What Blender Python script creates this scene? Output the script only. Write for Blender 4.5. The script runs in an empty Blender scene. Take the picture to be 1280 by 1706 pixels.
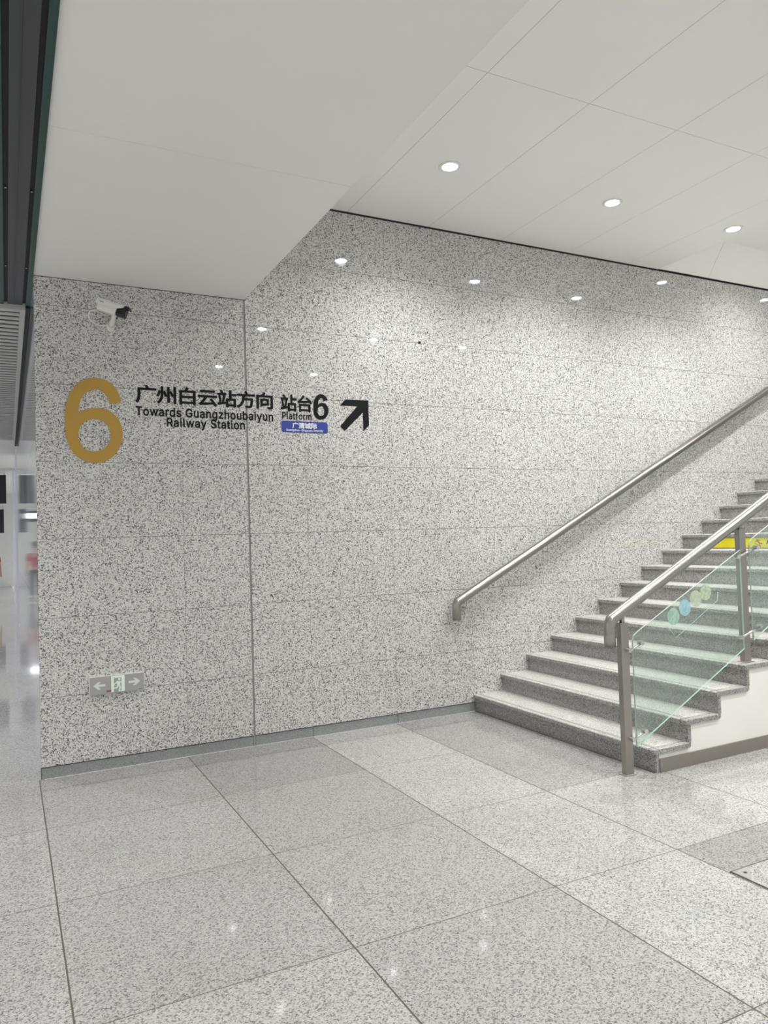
import bpy, bmesh, math, random, json
from mathutils import Vector, Matrix
random.seed(7)
scene = bpy.context.scene
COL = scene.collection

# ------------------------------------------------------------------ camera
F_PX, YAW, PITCH, ROLL = 1243.47, 0.46918, 0.03374, -0.0315
CAM = Vector((-0.1921, -5.7213, 1.595))
def set_camera():
    f = Vector((math.sin(YAW)*math.cos(PITCH), math.cos(YAW)*math.cos(PITCH), math.sin(PITCH)))
    r = Vector((math.cos(YAW), -math.sin(YAW), 0.0)); u = r.cross(f)
    c, s = math.cos(ROLL), math.sin(ROLL)
    r2 = c*r + s*u; u2 = -s*r + c*u
    m = Matrix((r2, u2, -f)).transposed().to_4x4(); m.translation = CAM
    cd = bpy.data.cameras.new('camera'); cd.sensor_width = 36.0; cd.sensor_fit = 'AUTO'
    cd.lens = F_PX/1706.0*36.0; cd.clip_start = 0.02; cd.clip_end = 200
    co = bpy.data.objects.new('camera', cd); COL.objects.link(co); co.matrix_world = m
    scene.camera = co
set_camera()

# ------------------------------------------------------------------ world light, exposure
LENS_GLOW, SPOT_WATTS, SPOT_DEG = 70.0, 155.0, 142.0
w = bpy.data.worlds.new('world'); scene.world = w; w.use_nodes = True
bgn = w.node_tree.nodes['Background']; bgn.inputs[0].default_value = (1.0, 1.0, 0.985, 1); bgn.inputs[1].default_value = 0.50
scene.view_settings.view_transform = 'Standard'; scene.view_settings.look = 'None'
scene.view_settings.gamma = 1.0; scene.view_settings.use_curve_mapping = False
scene.view_settings.exposure = 0.52

# ------------------------------------------------------------------ materials
def newmat(name):
    m = bpy.data.materials.new(name); m.use_nodes = True
    nt = m.node_tree
    return m, nt, nt.nodes['Principled BSDF']
def plain(name, col, rough=0.5, metal=0.0, spec=0.5, mottle=0.04, scale=6.0, emit=None, estr=0.0, bump=0.0):
    m, nt, b = newmat(name)
    b.inputs['Roughness'].default_value = rough; b.inputs['Metallic'].default_value = metal
    b.inputs['Specular IOR Level'].default_value = spec
    tc = nt.nodes.new('ShaderNodeTexCoord'); n = nt.nodes.new('ShaderNodeTexNoise')
    n.inputs['Scale'].default_value = scale; n.inputs['Detail'].default_value = 4
    nt.links.new(tc.outputs['Object'], n.inputs['Vector'])
    mr = nt.nodes.new('ShaderNodeMapRange'); mr.inputs['To Min'].default_value = 1-mottle; mr.inputs['To Max'].default_value = 1+mottle
    mr.inputs['From Min'].default_value = .25; mr.inputs['From Max'].default_value = .75
    nt.links.new(n.outputs['Fac'], mr.inputs['Value'])
    mx = nt.nodes.new('ShaderNodeMix'); mx.data_type = 'RGBA'; mx.blend_type = 'MULTIPLY'; mx.inputs[0].default_value = 1
    mx.inputs[6].default_value = (*col, 1); nt.links.new(mr.outputs[0], mx.inputs[7])
    nt.links.new(mx.outputs[2], b.inputs['Base Color'])
    if bump:
        bp = nt.nodes.new('ShaderNodeBump'); bp.inputs['Strength'].default_value = bump
        nt.links.new(n.outputs['Fac'], bp.inputs['Height']); nt.links.new(bp.outputs[0], b.inputs['Normal'])
    if emit:
        b.inputs['Emission Color'].default_value = (*emit, 1); b.inputs['Emission Strength'].default_value = estr
    return m
def brushed(name, col, rough=0.3, axis=2):
    m, nt, b = newmat(name)
    b.inputs['Metallic'].default_value = 1.0
    tc = nt.nodes.new('ShaderNodeTexCoord'); mp = nt.nodes.new('ShaderNodeMapping')
    sc = [260, 260, 260]; sc[axis] = 3; mp.inputs['Scale'].default_value = sc
    n = nt.nodes.new('ShaderNodeTexNoise'); n.inputs['Scale'].default_value = 1.0; n.inputs['Detail'].default_value = 3
    nt.links.new(tc.outputs['Object'], mp.inputs[0]); nt.links.new(mp.outputs[0], n.inputs['Vector'])
    mr = nt.nodes.new('ShaderNodeMapRange'); mr.inputs['To Min'].default_value = rough-.07; mr.inputs['To Max'].default_value = rough+.08
    nt.links.new(n.outputs['Fac'], mr.inputs['Value']); nt.links.new(mr.outputs[0], b.inputs['Roughness'])
    mx = nt.nodes.new('ShaderNodeMix'); mx.data_type = 'RGBA'; mx.blend_type = 'MULTIPLY'; mx.inputs[0].default_value = .25
    mx.inputs[6].default_value = (*col, 1); nt.links.new(n.outputs['Fac'], mx.inputs[7])
    nt.links.new(mx.outputs[2], b.inputs['Base Color'])
    return m
def granite(name, stops, scale, rough, spec=0.5, tint=(1, 1, 1), stain=0.06, stain_col=(0.55, 0.52, 0.46), coat=0.0, tone=True):
    """speckled stone: coloured Voronoi grains, broad mottling and a per-slab tone attribute"""
    m, nt, b = newmat(name); L = nt.links.new
    b.inputs['Roughness'].default_value = rough; b.inputs['Specular IOR Level'].default_value = spec
    b.inputs['Coat Weight'].default_value = coat; b.inputs['Coat Roughness'].default_value = 0.03
    tc = nt.nodes.new('ShaderNodeTexCoord')
    wn = nt.nodes.new('ShaderNodeTexNoise'); wn.inputs['Scale'].default_value = scale*.6
    L(tc.outputs['Object'], wn.inputs['Vector'])
    wm = nt.nodes.new('ShaderNodeVectorMath'); wm.operation = 'MULTIPLY_ADD'
    wm.inputs[1].default_value = (1.1/scale,)*3
    L(wn.outputs['Color'], wm.inputs[0]); L(tc.outputs['Object'], wm.inputs[2])
    v = nt.nodes.new('ShaderNodeTexVoronoi'); v.inputs['Scale'].default_value = scale
    L(wm.outputs[0], v.inputs['Vector'])
    sp = nt.nodes.new('ShaderNodeSeparateColor'); L(v.outputs['Color'], sp.inputs[0])
    cr = nt.nodes.new('ShaderNodeValToRGB'); e = cr.color_ramp.elements
    e[0].position, e[0].color = stops[0][0], (*[stops[0][1]*t for t in tint], 1)
    e[1].position, e[1].color = stops[-1][0], (*[stops[-1][1]*t for t in tint], 1)
    for p, val in stops[1:-1]:
        k = e.new(p); k.color = (*[val*t for t in tint], 1)
    L(sp.outputs[0], cr.inputs[0])
    n2 = nt.nodes.new('ShaderNodeTexNoise'); n2.inputs['Scale'].default_value = 1.3; n2.inputs['Detail'].default_value = 5
    L(tc.outputs['Object'], n2.inputs['Vector'])
    mr = nt.nodes.new('ShaderNodeMapRange'); mr.inputs['From Min'].default_value = .45; mr.inputs['From Max'].default_value = .8
    mr.inputs['To Max'].default_value = stain; L(n2.outputs['Fac'], mr.inputs['Value'])
    mx = nt.nodes.new('ShaderNodeMix'); mx.data_type = 'RGBA'; mx.blend_type = 'MULTIPLY'
    L(mr.outputs[0], mx.inputs[0]); L(cr.outputs[0], mx.inputs[6]); mx.inputs[7].default_value = (*stain_col, 1)
    out = mx.outputs[2]
    if tone:
        at = nt.nodes.new('ShaderNodeAttribute'); at.attribute_name = 'tone'
        m2 = nt.nodes.new('ShaderNodeMix'); m2.data_type = 'RGBA'; m2.blend_type = 'MULTIPLY'; m2.inputs[0].default_value = 1
        L(out, m2.inputs[6]); L(at.outputs['Color'], m2.inputs[7]); out = m2.outputs[2]
    L(out, b.inputs['Base Color'])
    return m
def glass_mat(name, tint, refl=1.0):
    m = bpy.data.materials.new(name); m.use_nodes = True; nt = m.node_tree; nt.nodes.clear(); L = nt.links.new
    o = nt.nodes.new('ShaderNodeOutputMaterial'); t = nt.nodes.new('ShaderNodeBsdfTransparent'); t.inputs[0].default_value = (*tint, 1)
    g = nt.nodes.new('ShaderNodeBsdfGlossy'); g.inputs['Roughness'].default_value = 0.02
    lw = nt.nodes.new('ShaderNodeLayerWeight'); lw.inputs[0].default_value = .5
    pw = nt.nodes.new('ShaderNodeMath'); pw.operation = 'POWER'; pw.inputs[1].default_value = 5; L(lw.outputs['Facing'], pw.inputs[0])
    fr = nt.nodes.new('ShaderNodeMath'); fr.operation = 'MULTIPLY_ADD'; fr.inputs[1].default_value = .92; fr.inputs[2].default_value = .04; L(pw.outputs[0], fr.inputs[0])
    tc = nt.nodes.new('ShaderNodeTexCoord'); n = nt.nodes.new('ShaderNodeTexNoise'); n.inputs['Scale'].default_value = 3
    L(tc.outputs['Object'], n.inputs['Vector'])
    mu = nt.nodes.new('ShaderNodeMath'); mu.operation = 'MULTIPLY'; mu.inputs[1].default_value = refl; L(fr.outputs[0], mu.inputs[0])
    mx = nt.nodes.new('ShaderNodeMixShader'); L(mu.outputs[0], mx.inputs[0]); L(t.outputs[0], mx.inputs[1]); L(g.outputs[0], mx.inputs[2])
    # a trace of dust on the pane
    d = nt.nodes.new('ShaderNodeBsdfDiffuse'); d.inputs[0].default_value = (.72, .8, .76, 1)
    ms = nt.nodes.new('ShaderNodeMapRange'); ms.inputs['To Min'].default_value = .03; ms.inputs['To Max'].default_value = .09; L(n.outputs['Fac'], ms.inputs['Value'])
    m2 = nt.nodes.new('ShaderNodeMixShader'); L(ms.outputs[0], m2.inputs[0]); L(mx.outputs[0], m2.inputs[1]); L(d.outputs[0], m2.inputs[2])
    L(m2.outputs[0], o.inputs[0])
    return m
def film_mat(name, c1, c2, clear, scale=45):
    m = bpy.data.materials.new(name); m.use_nodes = True; nt = m.node_tree; nt.nodes.clear(); L = nt.links.new
    o = nt.nodes.new('ShaderNodeOutputMaterial'); t = nt.nodes.new('ShaderNodeBsdfTransparent'); t.inputs[0].default_value = (.92, .97, .95, 1)
    d = nt.nodes.new('ShaderNodeBsdfDiffuse'); tc = nt.nodes.new('ShaderNodeTexCoord'); n = nt.nodes.new('ShaderNodeTexNoise')
    n.inputs['Scale'].default_value = scale; n.inputs['Detail'].default_value = 2; L(tc.outputs['Object'], n.inputs['Vector'])
    cr = nt.nodes.new('ShaderNodeValToRGB'); e = cr.color_ramp.elements
    e[0].position, e[0].color = .44, (*c1, 1); e[1].position, e[1].color = .56, (*c2, 1)
    L(n.outputs['Fac'], cr.inputs[0]); L(cr.outputs[0], d.inputs[0])
    mx = nt.nodes.new('ShaderNodeMixShader'); mx.inputs[0].default_value = 1-clear; L(t.outputs[0], mx.inputs[1]); L(d.outputs[0], mx.inputs[2])
    L(mx.outputs[0], o.inputs[0]); return m

M = {}
M['wall_stone'] = granite('wall granite', [(0, .055), (.11, .10), (.20, .28), (.34, .50), (.5, .64), (1, .77)], 172, .028, .5, (1, .99, .96), .10)
M['floor_stone'] = granite('floor granite', [(0, .14), (.10, .19), (.2, .30), (.38, .39), (.6, .47), (1, .54)], 200, .055, .5, (1, .985, .96), .16)
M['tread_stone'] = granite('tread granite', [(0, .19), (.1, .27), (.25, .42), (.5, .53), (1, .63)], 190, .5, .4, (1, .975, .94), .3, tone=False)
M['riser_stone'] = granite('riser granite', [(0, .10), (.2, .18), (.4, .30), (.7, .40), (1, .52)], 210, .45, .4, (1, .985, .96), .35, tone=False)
M['base_stone'] = granite('baseboard stone', [(0, .20), (.3, .27), (.7, .32), (1, .38)], 220, .35, .4, (.96, 1, 1.02), .2, tone=False)
M['joint'] = plain('dark joint filler', (.10, .085, .07), .8)
M['joint_grey'] = plain('grey joint filler', (.13, .125, .115), .8)
M['movement'] = plain('movement joint strip', (.30, .29, .28), .5)
M['recess'] = plain('shadow gap lining', (.03, .03, .03), .9)
M['polished'] = plain('polished return wall', (.68, .69, .78), .045, 0, .6, .08, 1.2)
M['white_metal'] = plain('white ceiling panel', (.91, .91, .89), .5, 0, .3, .015, 1.0)
M['soffit'] = plain('soffit panel', (.83, .835, .82), .45, 0, .35, .015, 1.0)
M['panel_joint'] = plain('ceiling panel joint', (.35, .345, .33), .8)
M['cove'] = plain('cove panel', (.92, .93, .89), .5, 0, .3, .01)
M['white_paint'] = plain('white side panel paint', (.86, .845, .80), .45, 0, .4, .03, 2.0)
M['steel_z'] = brushed('brushed steel upright', (.43, .41, .38), .36, 2)
M['steel_x'] = brushed('satin steel rail', (.44, .42, .39), .30, 0)
M['steel_skirt'] = brushed('steel skirting', (.42, .39, .35), .40, 0)
M['chrome'] = brushed('polished steel fitting', (.8, .79, .77), .16, 1)
M['steel_plate'] = plain('steel corner plate', (.40, .385, .36), .45, .5)
M['hatch_stone'] = granite('hatch granite', [(0, .14), (.10, .19), (.2, .30), (.38, .39), (.6, .47), (1, .54)], 200, .12, .5, (1, .985, .96), .1, tone=False)
M['glass'] = glass_mat('balustrade glass', (.90, .955, .93))
M['glass_edge'] = plain('glass edge', (.46, .60, .53), .15, 0, .6, .1)
M['black'] = plain('black lettering film', (.010, .011, .012), .5, 0, .15)
M['gold'] = plain('mustard gold numeral', (.48, .295, .055), .35, 0, .4, .06, 4)
M['blue'] = plain('blue badge', (.035, .06, .33), .35)
M['white'] = plain('white lettering film', (.85, .86, .88), .4)
M['cctv_white'] = plain('white camera housing', (.78, .78, .75), .35)
M['cctv_black'] = plain('black camera front', (.012, .013, .015), .22)
M['lens_glass'] = plain('camera lens', (.02, .022, .03), .05, 0, .8)
M['sign_grey'] = plain('grey sign face', (.38, .375, .37), .3, 0, .5)
M['sign_rim'] = plain('pale metal rim', (.82, .82, .80), .25, .3)
M['sign_lit'] = plain('lit green white pictogram', (.62, .72, .64), .4, emit=(.70, .95, .78), estr=.12)
M['sign_arrow'] = plain('pale arrow', (.62, .66, .62), .4, emit=(.7, .9, .75), estr=.06)
M['red'] = plain('red mark', (.32, .03, .04), .4)
M['yellow'] = plain('yellow safety film', (.78, .70, .02), .4, 0, .3, .05)
M['dark_red'] = plain('dark red print', (.35, .06, .03), .5)
M['teal'] = plain('dark teal enamel', (.012, .055, .05), .4)
M['charcoal'] = plain('charcoal metal', (.048, .052, .056), .45)
M['slot'] = plain('black slot lining', (.008, .011, .01), .6)
M['louvre'] = plain('pale louvre metal', (.60, .60, .58), .45)
M['sign_black'] = plain('black sign casing', (.012, .014, .02), .3)
M['lit_white'] = plain('lit white sign face', (.9, .9, .9), .4, emit=(.9, .95, 1), estr=5.0)
M['far_white'] = plain('white far wall', (.75, .76, .75), .4)
M['lamp'] = plain('lamp lens', (.9, .9, .9), .4, emit=(1.0, .99, .97), estr=LENS_GLOW)
M['lamp_ring'] = plain('white lamp ring', (.8, .8, .78), .4)
M['skin'] = plain('skin', (.52, .31, .22), .5); M['shirt_red'] = plain('red cotton', (.45, .02, .025), .7)
M['shirt_white'] = plain('white cotton', (.72, .70, .69), .7); M['trouser'] = plain('dark trousers', (.03, .032, .045), .7)
M['hair'] = plain('black hair', (.012, .01, .009), .5); M['bag'] = plain('grey rucksack fabric', (.16, .165, .18), .8); M['shoe'] = plain('dark shoes', (.03, .03, .03), .5)

# ------------------------------------------------------------------ mesh helpers
def box(bm, x0, x1, y0, y1, z0, z1, mi=0):
    vs = [bm.verts.new(p) for p in ((x0,y0,z0),(x1,y0,z0),(x1,y1,z0),(x0,y1,z0),(x0,y0,z1),(x1,y0,z1),(x1,y1,z1),(x0,y1,z1))]
    fs = []
    for q in ((0,3,2,1),(4,5,6,7),(0,1,5,4),(1,2,6,5),(2,3,7,6),(3,0,4,7)):
        f = bm.faces.new([vs[i] for i in q]); f.material_index = mi; fs.append(f)
    return fs
def prism(bm, pts, axis, a, b, mi=0, mi_side=None):
    """polygon pts (2-D) pushed from a to b along axis 0/1/2"""
    def P(p, t):
        return {0: (t, p[0], p[1]), 1: (p[0], t, p[1]), 2: (p[0], p[1], t)}[axis]
    A = [bm.verts.new(P(p, a)) for p in pts]; B = [bm.verts.new(P(p, b)) for p in pts]
    n = len(pts); ms = mi if mi_side is None else mi_side
    f1 = bm.faces.new(A); f2 = bm.faces.new(B[::-1]); f1.material_index = f2.material_index = mi
    for i in range(n):
        f = bm.faces.new((A[(i+1) % n], A[i], B[i], B[(i+1) % n])); f.material_index = ms
def tube(bm, path, r, seg=16, cap=True, smooth=True, mitre=True):
    """round tube along a list of points, radius r or list of radii"""
    pts = [Vector(p) for p in path]; n = len(pts); rings = []
    ref = None
    for i, p in enumerate(pts):
        d0 = (pts[i]-pts[i-1]).normalized() if i else None
        d1 = (pts[i+1]-pts[i]).normalized() if i < n-1 else None
        t = (d0+d1).normalized() if d0 is not None and d1 is not None else (d0 or d1)
        if ref is None:
            ref = Vector((0, 0, 1)) if abs(t.z) < .9 else Vector((0, 1, 0))
        s = (ref - t*ref.dot(t)).normalized(); q = t.cross(s); ref = s
        rr = r[i] if isinstance(r, (list, tuple)) else r
        k = 1.0
        if mitre and d0 is not None and d1 is not None: k = 1/max(.5, t.dot(d0))
        bend = (d1-d0) if (d0 is not None and d1 is not None) else Vector()
        bend = bend.normalized() if bend.length > 1e-4 else None
        ring = []
        for j in range(seg):
            a = 2*math.pi*j/seg; o = (s*math.cos(a)+q*math.sin(a))*rr
            if bend is not None and k > 1.001:
                bb = (bend - t*bend.dot(t)).normalized(); o = o + bb*o.dot(bb)*(k-1)
            ring.append(bm.verts.new(p+o))
        rings.append(ring)
    for a, b in zip(rings, rings[1:]):
        for j in range(seg):
            f = bm.faces.new((a[j], a[(j+1) % seg], b[(j+1) % seg], b[j])); f.smooth = smooth
    if cap:
        bm.faces.new(rings[0][::-1]); bm.faces.new(rings[-1])
def disc(bm, c, axis, r, t, seg=24, mi=0):
    """short cylinder centred at c, thickness t along axis vector"""
    a = Vector(axis).normalized()*t/2; c = Vector(c)
    tube(bm, [c-a, c+a], r, seg, True, False)
def lathe(bm, prof, c, seg=32):
    c = Vector(c); rings = []
    for r, z in prof:
        rings.append([bm.verts.new(c+Vector((r*math.cos(2*math.pi*j/seg), r*math.sin(2*math.pi*j/seg), z))) for j in range(seg)])
    for a, b in zip(rings, rings[1:]):
        for j in range(seg):
            f = bm.faces.new((a[j], a[(j+1) % seg], b[(j+1) % seg], b[j])); f.smooth = False
def obj(name, bm, mats, parent=None, bevel=0.0, fix=True):
    if fix: bmesh.ops.recalc_face_normals(bm, faces=bm.faces[:])
    me = bpy.data.meshes.new(name); bm.to_mesh(me); bm.free()
    for m in (mats if isinstance(mats, (list, tuple)) else [mats]): me.materials.append(m)
    o = bpy.data.objects.new(name, me); COL.objects.link(o)
    if parent is not None:
        o.parent = parent; o.matrix_parent_inverse = Matrix.Translation(-parent.location)
    if bevel:
        b = o.modifiers.new('bevel', 'BEVEL'); b.width = bevel; b.segments = 2; b.limit_method = 'ANGLE'
    return o
def thing(name, label, cat, loc=(0, 0, 0), group=None):
    o = bpy.data.objects.new(name, None); COL.objects.link(o); o.location = loc; o.empty_display_size = .1
    o['label'] = label; o['category'] = cat
    if group: o['group'] = group
    return o
def tag(o, label, cat, group=None):
    o['label'] = label; o['category'] = cat
    if group: o['group'] = group
    return o
def struct(o, label=None):
    o['kind'] = 'structure'
    if label: o['label'] = label
    return o
def copy_thing(src, loc):
    """a copy of a thing with copies of its parts and sub-parts"""
    r = src.copy(); COL.objects.link(r); r.location = loc
    for ch in src.children:
        c = ch.copy(); COL.objects.link(c); c.parent = r; c.matrix_parent_inverse = ch.matrix_parent_inverse.copy()
        for g in ch.children:
            d = g.copy(); COL.objects.link(d); d.parent = c; d.matrix_parent_inverse = g.matrix_parent_inverse.copy()
    return r
def slab_grid(name, us, vs, to3, mats, tones, ju, jv, flip=False):
    """slabs between the break lines us x vs, with thin joint faces (material 1) between them; each slab carries its tone"""
    def brk(b, j):
        out = [b[0]]
        for v, jj in zip(b[1:-1], j): out += [v-jj/2, v+jj/2]
        return out+[b[-1]]
    U, V = brk(us, ju), brk(vs, jv)
    bm = bmesh.new(); lay = bm.faces.layers.float_color.new('tone')
    g = [[bm.verts.new(to3(u, v)) for v in V] for u in U]
    for i in range(len(U)-1):
        for j in range(len(V)-1):
            q = (g[i][j], g[i+1][j], g[i+1][j+1], g[i][j+1])
            f = bm.faces.new(q[::-1] if flip else q)
            if i % 2 or j % 2: f.material_index = 1; f[lay] = (1, 1, 1, 1)
            else:
                t = tones(i//2, j//2); f[lay] = (t, t, t, 1) if not isinstance(t, tuple) else (*t, 1)
    return bm
# ------------------------------------------------------------------ setting: floor
S, H, XS, SX, RI, GO, YO, UP = 3.516, 4.381, 1.519, 3.574, .1521, .3034, -2.118, 4.715
ux = [-6.0, -5.01, -4.01, -3.01, -2.01, -1.01, -.01, 1.0, 1.992, 2.76, 3.64, 4.64, 5.64, 6.64, 7.64, 8.64, 9.64, 10.64, 12.5]
vy = [-12.0, -11, -10, -9, -8, -7, -6, -5, -4, -3, -2, -1.0, 0.0]
FT = {(6, 11): .90, (7, 11): .78, (8, 11): 1.02, (9, 11): .78,
      (5, 10): .98, (6, 10): .93, (7, 10): .88, (8, 10): 1.04, (9, 10): .82, (10, 10): .98,
      (5, 9): .95, (6, 9): .88, (7, 9): .90, (8, 9): 1.02, (9, 9): 1.0, (10, 9): 1.03, (11, 9): 1.0,
      (5, 8): 1.0, (6, 8): .98, (7, 8): .87, (8, 8): 1.04, (9, 8): .76, (10, 8): .78, (6, 7): .95, (7, 7): 1.02, (8, 7): 1.0}
rt = random.Random(3)
def floor_tone(i, j): return FT.get((i, j), rt.uniform(.88, 1.02))
HX0, HX1, HY0, HY1 = 2.768, 3.63, -4.15, -3.297          # the floor hatch takes this rectangle
bm = slab_grid('floor', ux, vy, lambda u, v: (u, v, 0), None, floor_tone,
               [.007]*20, [.005]*50)
# wear and spill marks keep to the shader; open the hatch pit
o = struct(obj('floor', bm, [M['floor_stone'], M['joint']]))

bm = slab_grid('floor_passage', [-6.0, -5.01, -4.01, -3.01, -2.01, -1.01, .02], [0.0] + [float(k) for k in range(1, 31)], lambda u, v: (u, v, 0), None,
               lambda i, j: rt.uniform(.92, 1.02), [.006]*10, [.0045]*50)
struct(obj('floor_passage', bm, [M['floor_stone'], M['joint']]))

# ------------------------------------------------------------------ setting: walls
wx = [0.0, 1.005, 1.508]
wz = [.083, .552, 1.102, 1.655, 2.2, 2.752, 3.312]
def wall_tone(i, j): return (1 - .03*((i*7+j*3) % 3)/2)
def wall_block(bm_front, x0, x1, z0, z1):
    pass
zs_l = wz + [S-.004]
bmw = slab_grid('w', wx, zs_l, lambda u, v: (u, 0, v), None, wall_tone, [.002]*9, [.0034]*9)
wl = struct(obj('wall_back_left', bmw, [M['wall_stone'], M['joint_grey']], fix=False))
zs_r = wz + [3.862, H-.013]
wx2 = [1.524, 2.006, 2.783, 3.574, 4.458, 5.161, 5.95, 6.65, 7.234, 8.0, 8.8, 9.6, 12.5]
bmw = slab_grid('w', wx2, zs_r, lambda u, v: (u, 0, v), None, wall_tone, [.0018]*20, [.0034]*9)
wr = struct(obj('wall_back', bmw, [M['wall_stone'], M['joint_grey']], fix=False))
# body of the wall behind the slabs, with the movement joint and the shadow gaps let into it
bm = bmesh.new()
box(bm, .004, 12.5, .028, .32, 0, 4.9)
struct(obj('wall_core', bm, M['recess']))
bm = bmesh.new()
box(bm, 1.508, 1.524, .004, .03, .0, S-.004)
struct(obj('trim_1', bm, M['movement']))
# slab edges: bottom over the baseboard, top at the ceiling gap, ends
bm = bmesh.new()
for (a, b, z1) in ((0.0, 1.508, S-.004), (1.524, 12.5, H-.013)):
    box(bm, a, b, .0006, .028, .083, z1)
struct(obj('wall_slab_edge', bm, M['base_stone']))
bm = bmesh.new()
for a, b in ((0.004, 1.506), (1.526, 2.0045), (2.0075, 2.781), (2.785, SX+.02)):
    box(bm, a, b, .006, .03, 0, .076)
struct(obj('baseboard_back', bm, M['base_stone'], bevel=.001))
# return wall running back along the passage
bm = slab_grid('w', [0.0, 1.2, 2.4, 3.6, 4.8, 6.0, 7.2, 8.4, 9.6], [0, 1.2, 2.4, 3.6], lambda u, v: (0, u, v), None,
               lambda i, j: 1.0, [.004]*9, [.003]*4, flip=True)
struct(obj('wall_left', bm, [M['polished'], M['joint_grey']], fix=False))
bm = bmesh.new(); box(bm, .002, .3, .33, 9.6, 0, 4.9)
struct(obj('wall_left_core', bm, M['polished']))
bm = bmesh.new(); box(bm, -.004, .6, 12.0, 15.0, 0, 4.9); box(bm, -.02, .6, 18.5, 19.3, 0, 4.9)
struct(obj('wall_passage_piers', bm, M['polished']))
bm = bmesh.new(); box(bm, -6.2, 6, 30, 30.3, 0, 6)
struct(obj('wall_far', bm, M['far_white']))
bm = bmesh.new(); box(bm, -6.3, -6.0, .5, 30, 0, 6)
struct(obj('wall_passage_side', bm, M['far_white']))

# ------------------------------------------------------------------ setting: ceilings
bm = bmesh.new()
def ceil_panels(bm, xs, ys, z0, z1, j):
    for a, b in zip(xs, xs[1:]):
        for c, d in zip(ys, ys[1:]):
            box(bm, a+j/2, b-j/2, c+j/2, d-j/2, z0, z1, 0)
    box(bm, xs[0]+j, xs[-1]-j, ys[0]+j, ys[-1]-j, z0+.004, z1-.002, 1)
ceil_panels(bm, [0.0, XS], [-12.0, -9.9, -6.0, -2.08, -.001], S, S+.05, .002)
box(bm, XS-.02, XS-.001, -12, -.03, S+.05, H+.2, 0)
struct(obj('ceiling_low', bm, [M['soffit'], M['panel_joint']]))
bm = bmesh.new()
ceil_panels(bm, [XS+.001, 2.44, 3.243, 4.04, 4.855, 5.66, 6.10], [-12.0, -10.1, -6.1, -2.1, -.008], H, H+.03, .0035)
struct(obj('ceiling', bm, [M['white_metal'], M['panel_joint']]))
bm = bmesh.new()
# sloping cove rising from the head of the wall, and the higher ceiling beyond it
for a, b in ((6.0, 6.878), (6.882, 8.4), (8.404, 12.5)):
    vs = [bm.verts.new(p) for p in ((a, -.010, H+.008), (b, -.010, H+.008), (b, -.235, UP), (a, -.235, UP), (a, .024, H+.02), (b, .024, H+.02), (b, -.20, UP+.03), (a, -.20, UP+.03))]
    for q in ((0, 3, 2, 1), (4, 5, 6, 7), (0, 1, 5, 4), (1, 2, 6, 5), (2, 3, 7, 6), (3, 0, 4, 7)):
        bm.faces.new([vs[i] for i in q])
struct(obj('ceiling_cove', bm, M['cove']))
bm = bmesh.new()
ceil_panels(bm, [6.0, 7.4, 8.8, 10.2, 12.5], [-12, -8, -4, -.235], UP, UP+.03, .003)
box(bm, 6.0, 6.02, -12, -.25, H+.03, UP, 0)
struct(obj('ceiling_upper', bm, [M['white_metal'], M['panel_joint']]))
bm = bmesh.new(); box(bm, -6.0, -.32, -12, .6, S, S+.05); box(bm, -6.2, 1, 8.7, 30, 3.95, 4.0); box(bm, -6, .0, 8.66, 8.7, S, 3.95)
box(bm, -6, -.001, .6, 8.7, 3.78, 3.8)
struct(obj('ceiling_passage', bm, M['soffit']))

# ------------------------------------------------------------------ staircase
NS = 22
st = thing('staircase', 'grey granite staircase climbing to the right along the speckled wall', 'stairs', (SX, -1.06, 0))
for i in range(NS):
    n0 = SX - .02 + i*GO; z1 = (i+1)*RI; z0 = z1-.032; x1 = SX+(i+1)*GO
    pr = [(n0, z0), (n0, z1-.006), (n0+.005, z1)]
    for gx in (.034, .052): pr += [(n0+gx, z1), (n0+gx+.001, z1-.004), (n0+gx+.006, z1-.004), (n0+gx+.007, z1)]
    pr += [(x1, z1), (x1, z0)]
    bm = bmesh.new()
    prism(bm, pr, 1, YO+.058, -.0015)
    prism(bm, [(n0, z0), (n0, z1-.006), (n0+.005, z1), (n0+.034, z1), (n0+.035, z1-.004), (n0+.041, z1-.004), (n0+.042, z1), (x1, z1), (x1, z0)], 1, YO, YO+.051)
    box(bm, n0+.004, x1, YO+.049, YO+.06, z0, z1-.005)
    bm.normal_update(); bmesh.ops.recalc_face_normals(bm, faces=bm.faces[:])
    for f in bm.faces: f.material_index = 0 if f.normal.z > .3 else 1      # pale top, darker edges: light from above put into the colour
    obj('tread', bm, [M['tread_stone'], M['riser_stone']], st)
    bm = bmesh.new()
    xr = SX+i*GO
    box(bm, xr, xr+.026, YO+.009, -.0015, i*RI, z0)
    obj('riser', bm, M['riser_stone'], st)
XE = SX+NS*GO
pr = [(SX+.026, 0)]
for i in range(NS):
    xr = SX+i*GO+.026; z0 = (i+1)*RI-.032
    pr += [(xr, z0)]
    if i < NS-1: pr += [(xr+GO, z0)]
pr += [(XE, NS*RI-.032), (XE, 0)]
bm = bmesh.new(); prism(bm, pr, 1, YO+.014, YO+.05)
obj('side_panel', bm, M['white_paint'], st)
bm = bmesh.new(); box(bm, SX+.027, XE, YO+.002, YO+.0135, .0, .088)
obj('skirting', bm, M['steel_skirt'], st, bevel=.001)
bm = bmesh.new(); box(bm, SX-.012, SX, YO+.018, -.006, 0, .008)
obj('sealant_strip', bm, M['joint_grey'], st)

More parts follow.
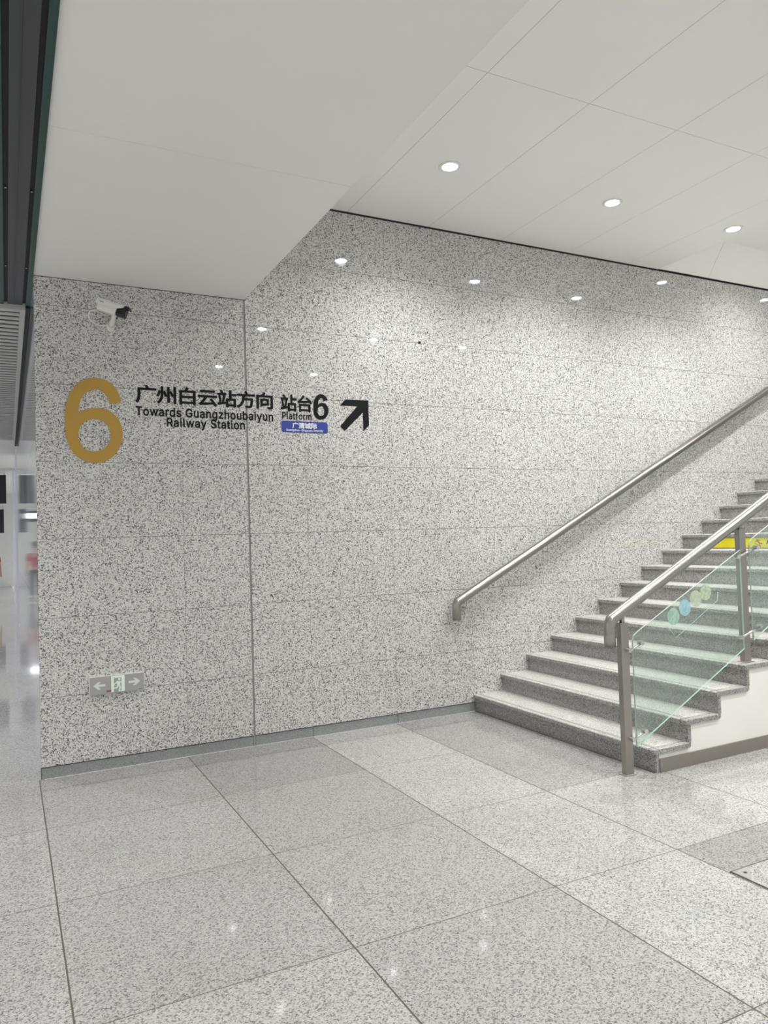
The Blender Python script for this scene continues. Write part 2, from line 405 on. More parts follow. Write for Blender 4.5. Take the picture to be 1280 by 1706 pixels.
# yellow film on the tenth riser
xr = SX+9*GO-.0012
sy = tag(obj('safety_sticker', (lambda b: (box(b, xr, xr+.0011, -1.20, -.34, 9*RI+.012, 10*RI-.044), b)[1])(bmesh.new()), M['yellow']),
         'yellow slip warning strip stuck on a stair riser behind the steel handrail', 'sticker')
bm = bmesh.new()
def ico(pts, y0, z0, s, x, d=.0008):
    prism(bm, [(y0-p[0]*s, z0+p[1]*s) for p in pts], 0, x, x+d)
yc, zc, s_ = -.90, 9*RI+.03, .065
disc(bm, (xr-.0006, yc+.2*s_, zc+.93*s_), (1, 0, 0), .1*s_, .0008, 14)
for pts in ([(-.25, .8), (-.05, .85), (.25, .45), (.1, .35)], [(.1, .35), (.25, .45), (.75, .3), (.72, .18)], [(.08, .4), (.2, .3), (.42, .0), (.3, -.02)],
            [(-.2, .8), (-.12, .72), (-.5, .52), (-.55, .6)], [(-.1, .85), (0, .76), (.42, .78), (.42, .86)], [(-.6, .35), (-.55, .42), (.5, -.12), (.45, -.18)]):
    ico(pts, yc, zc, s_, xr-.001)
obj('falling_figure', bm, M['dark_red'], sy)

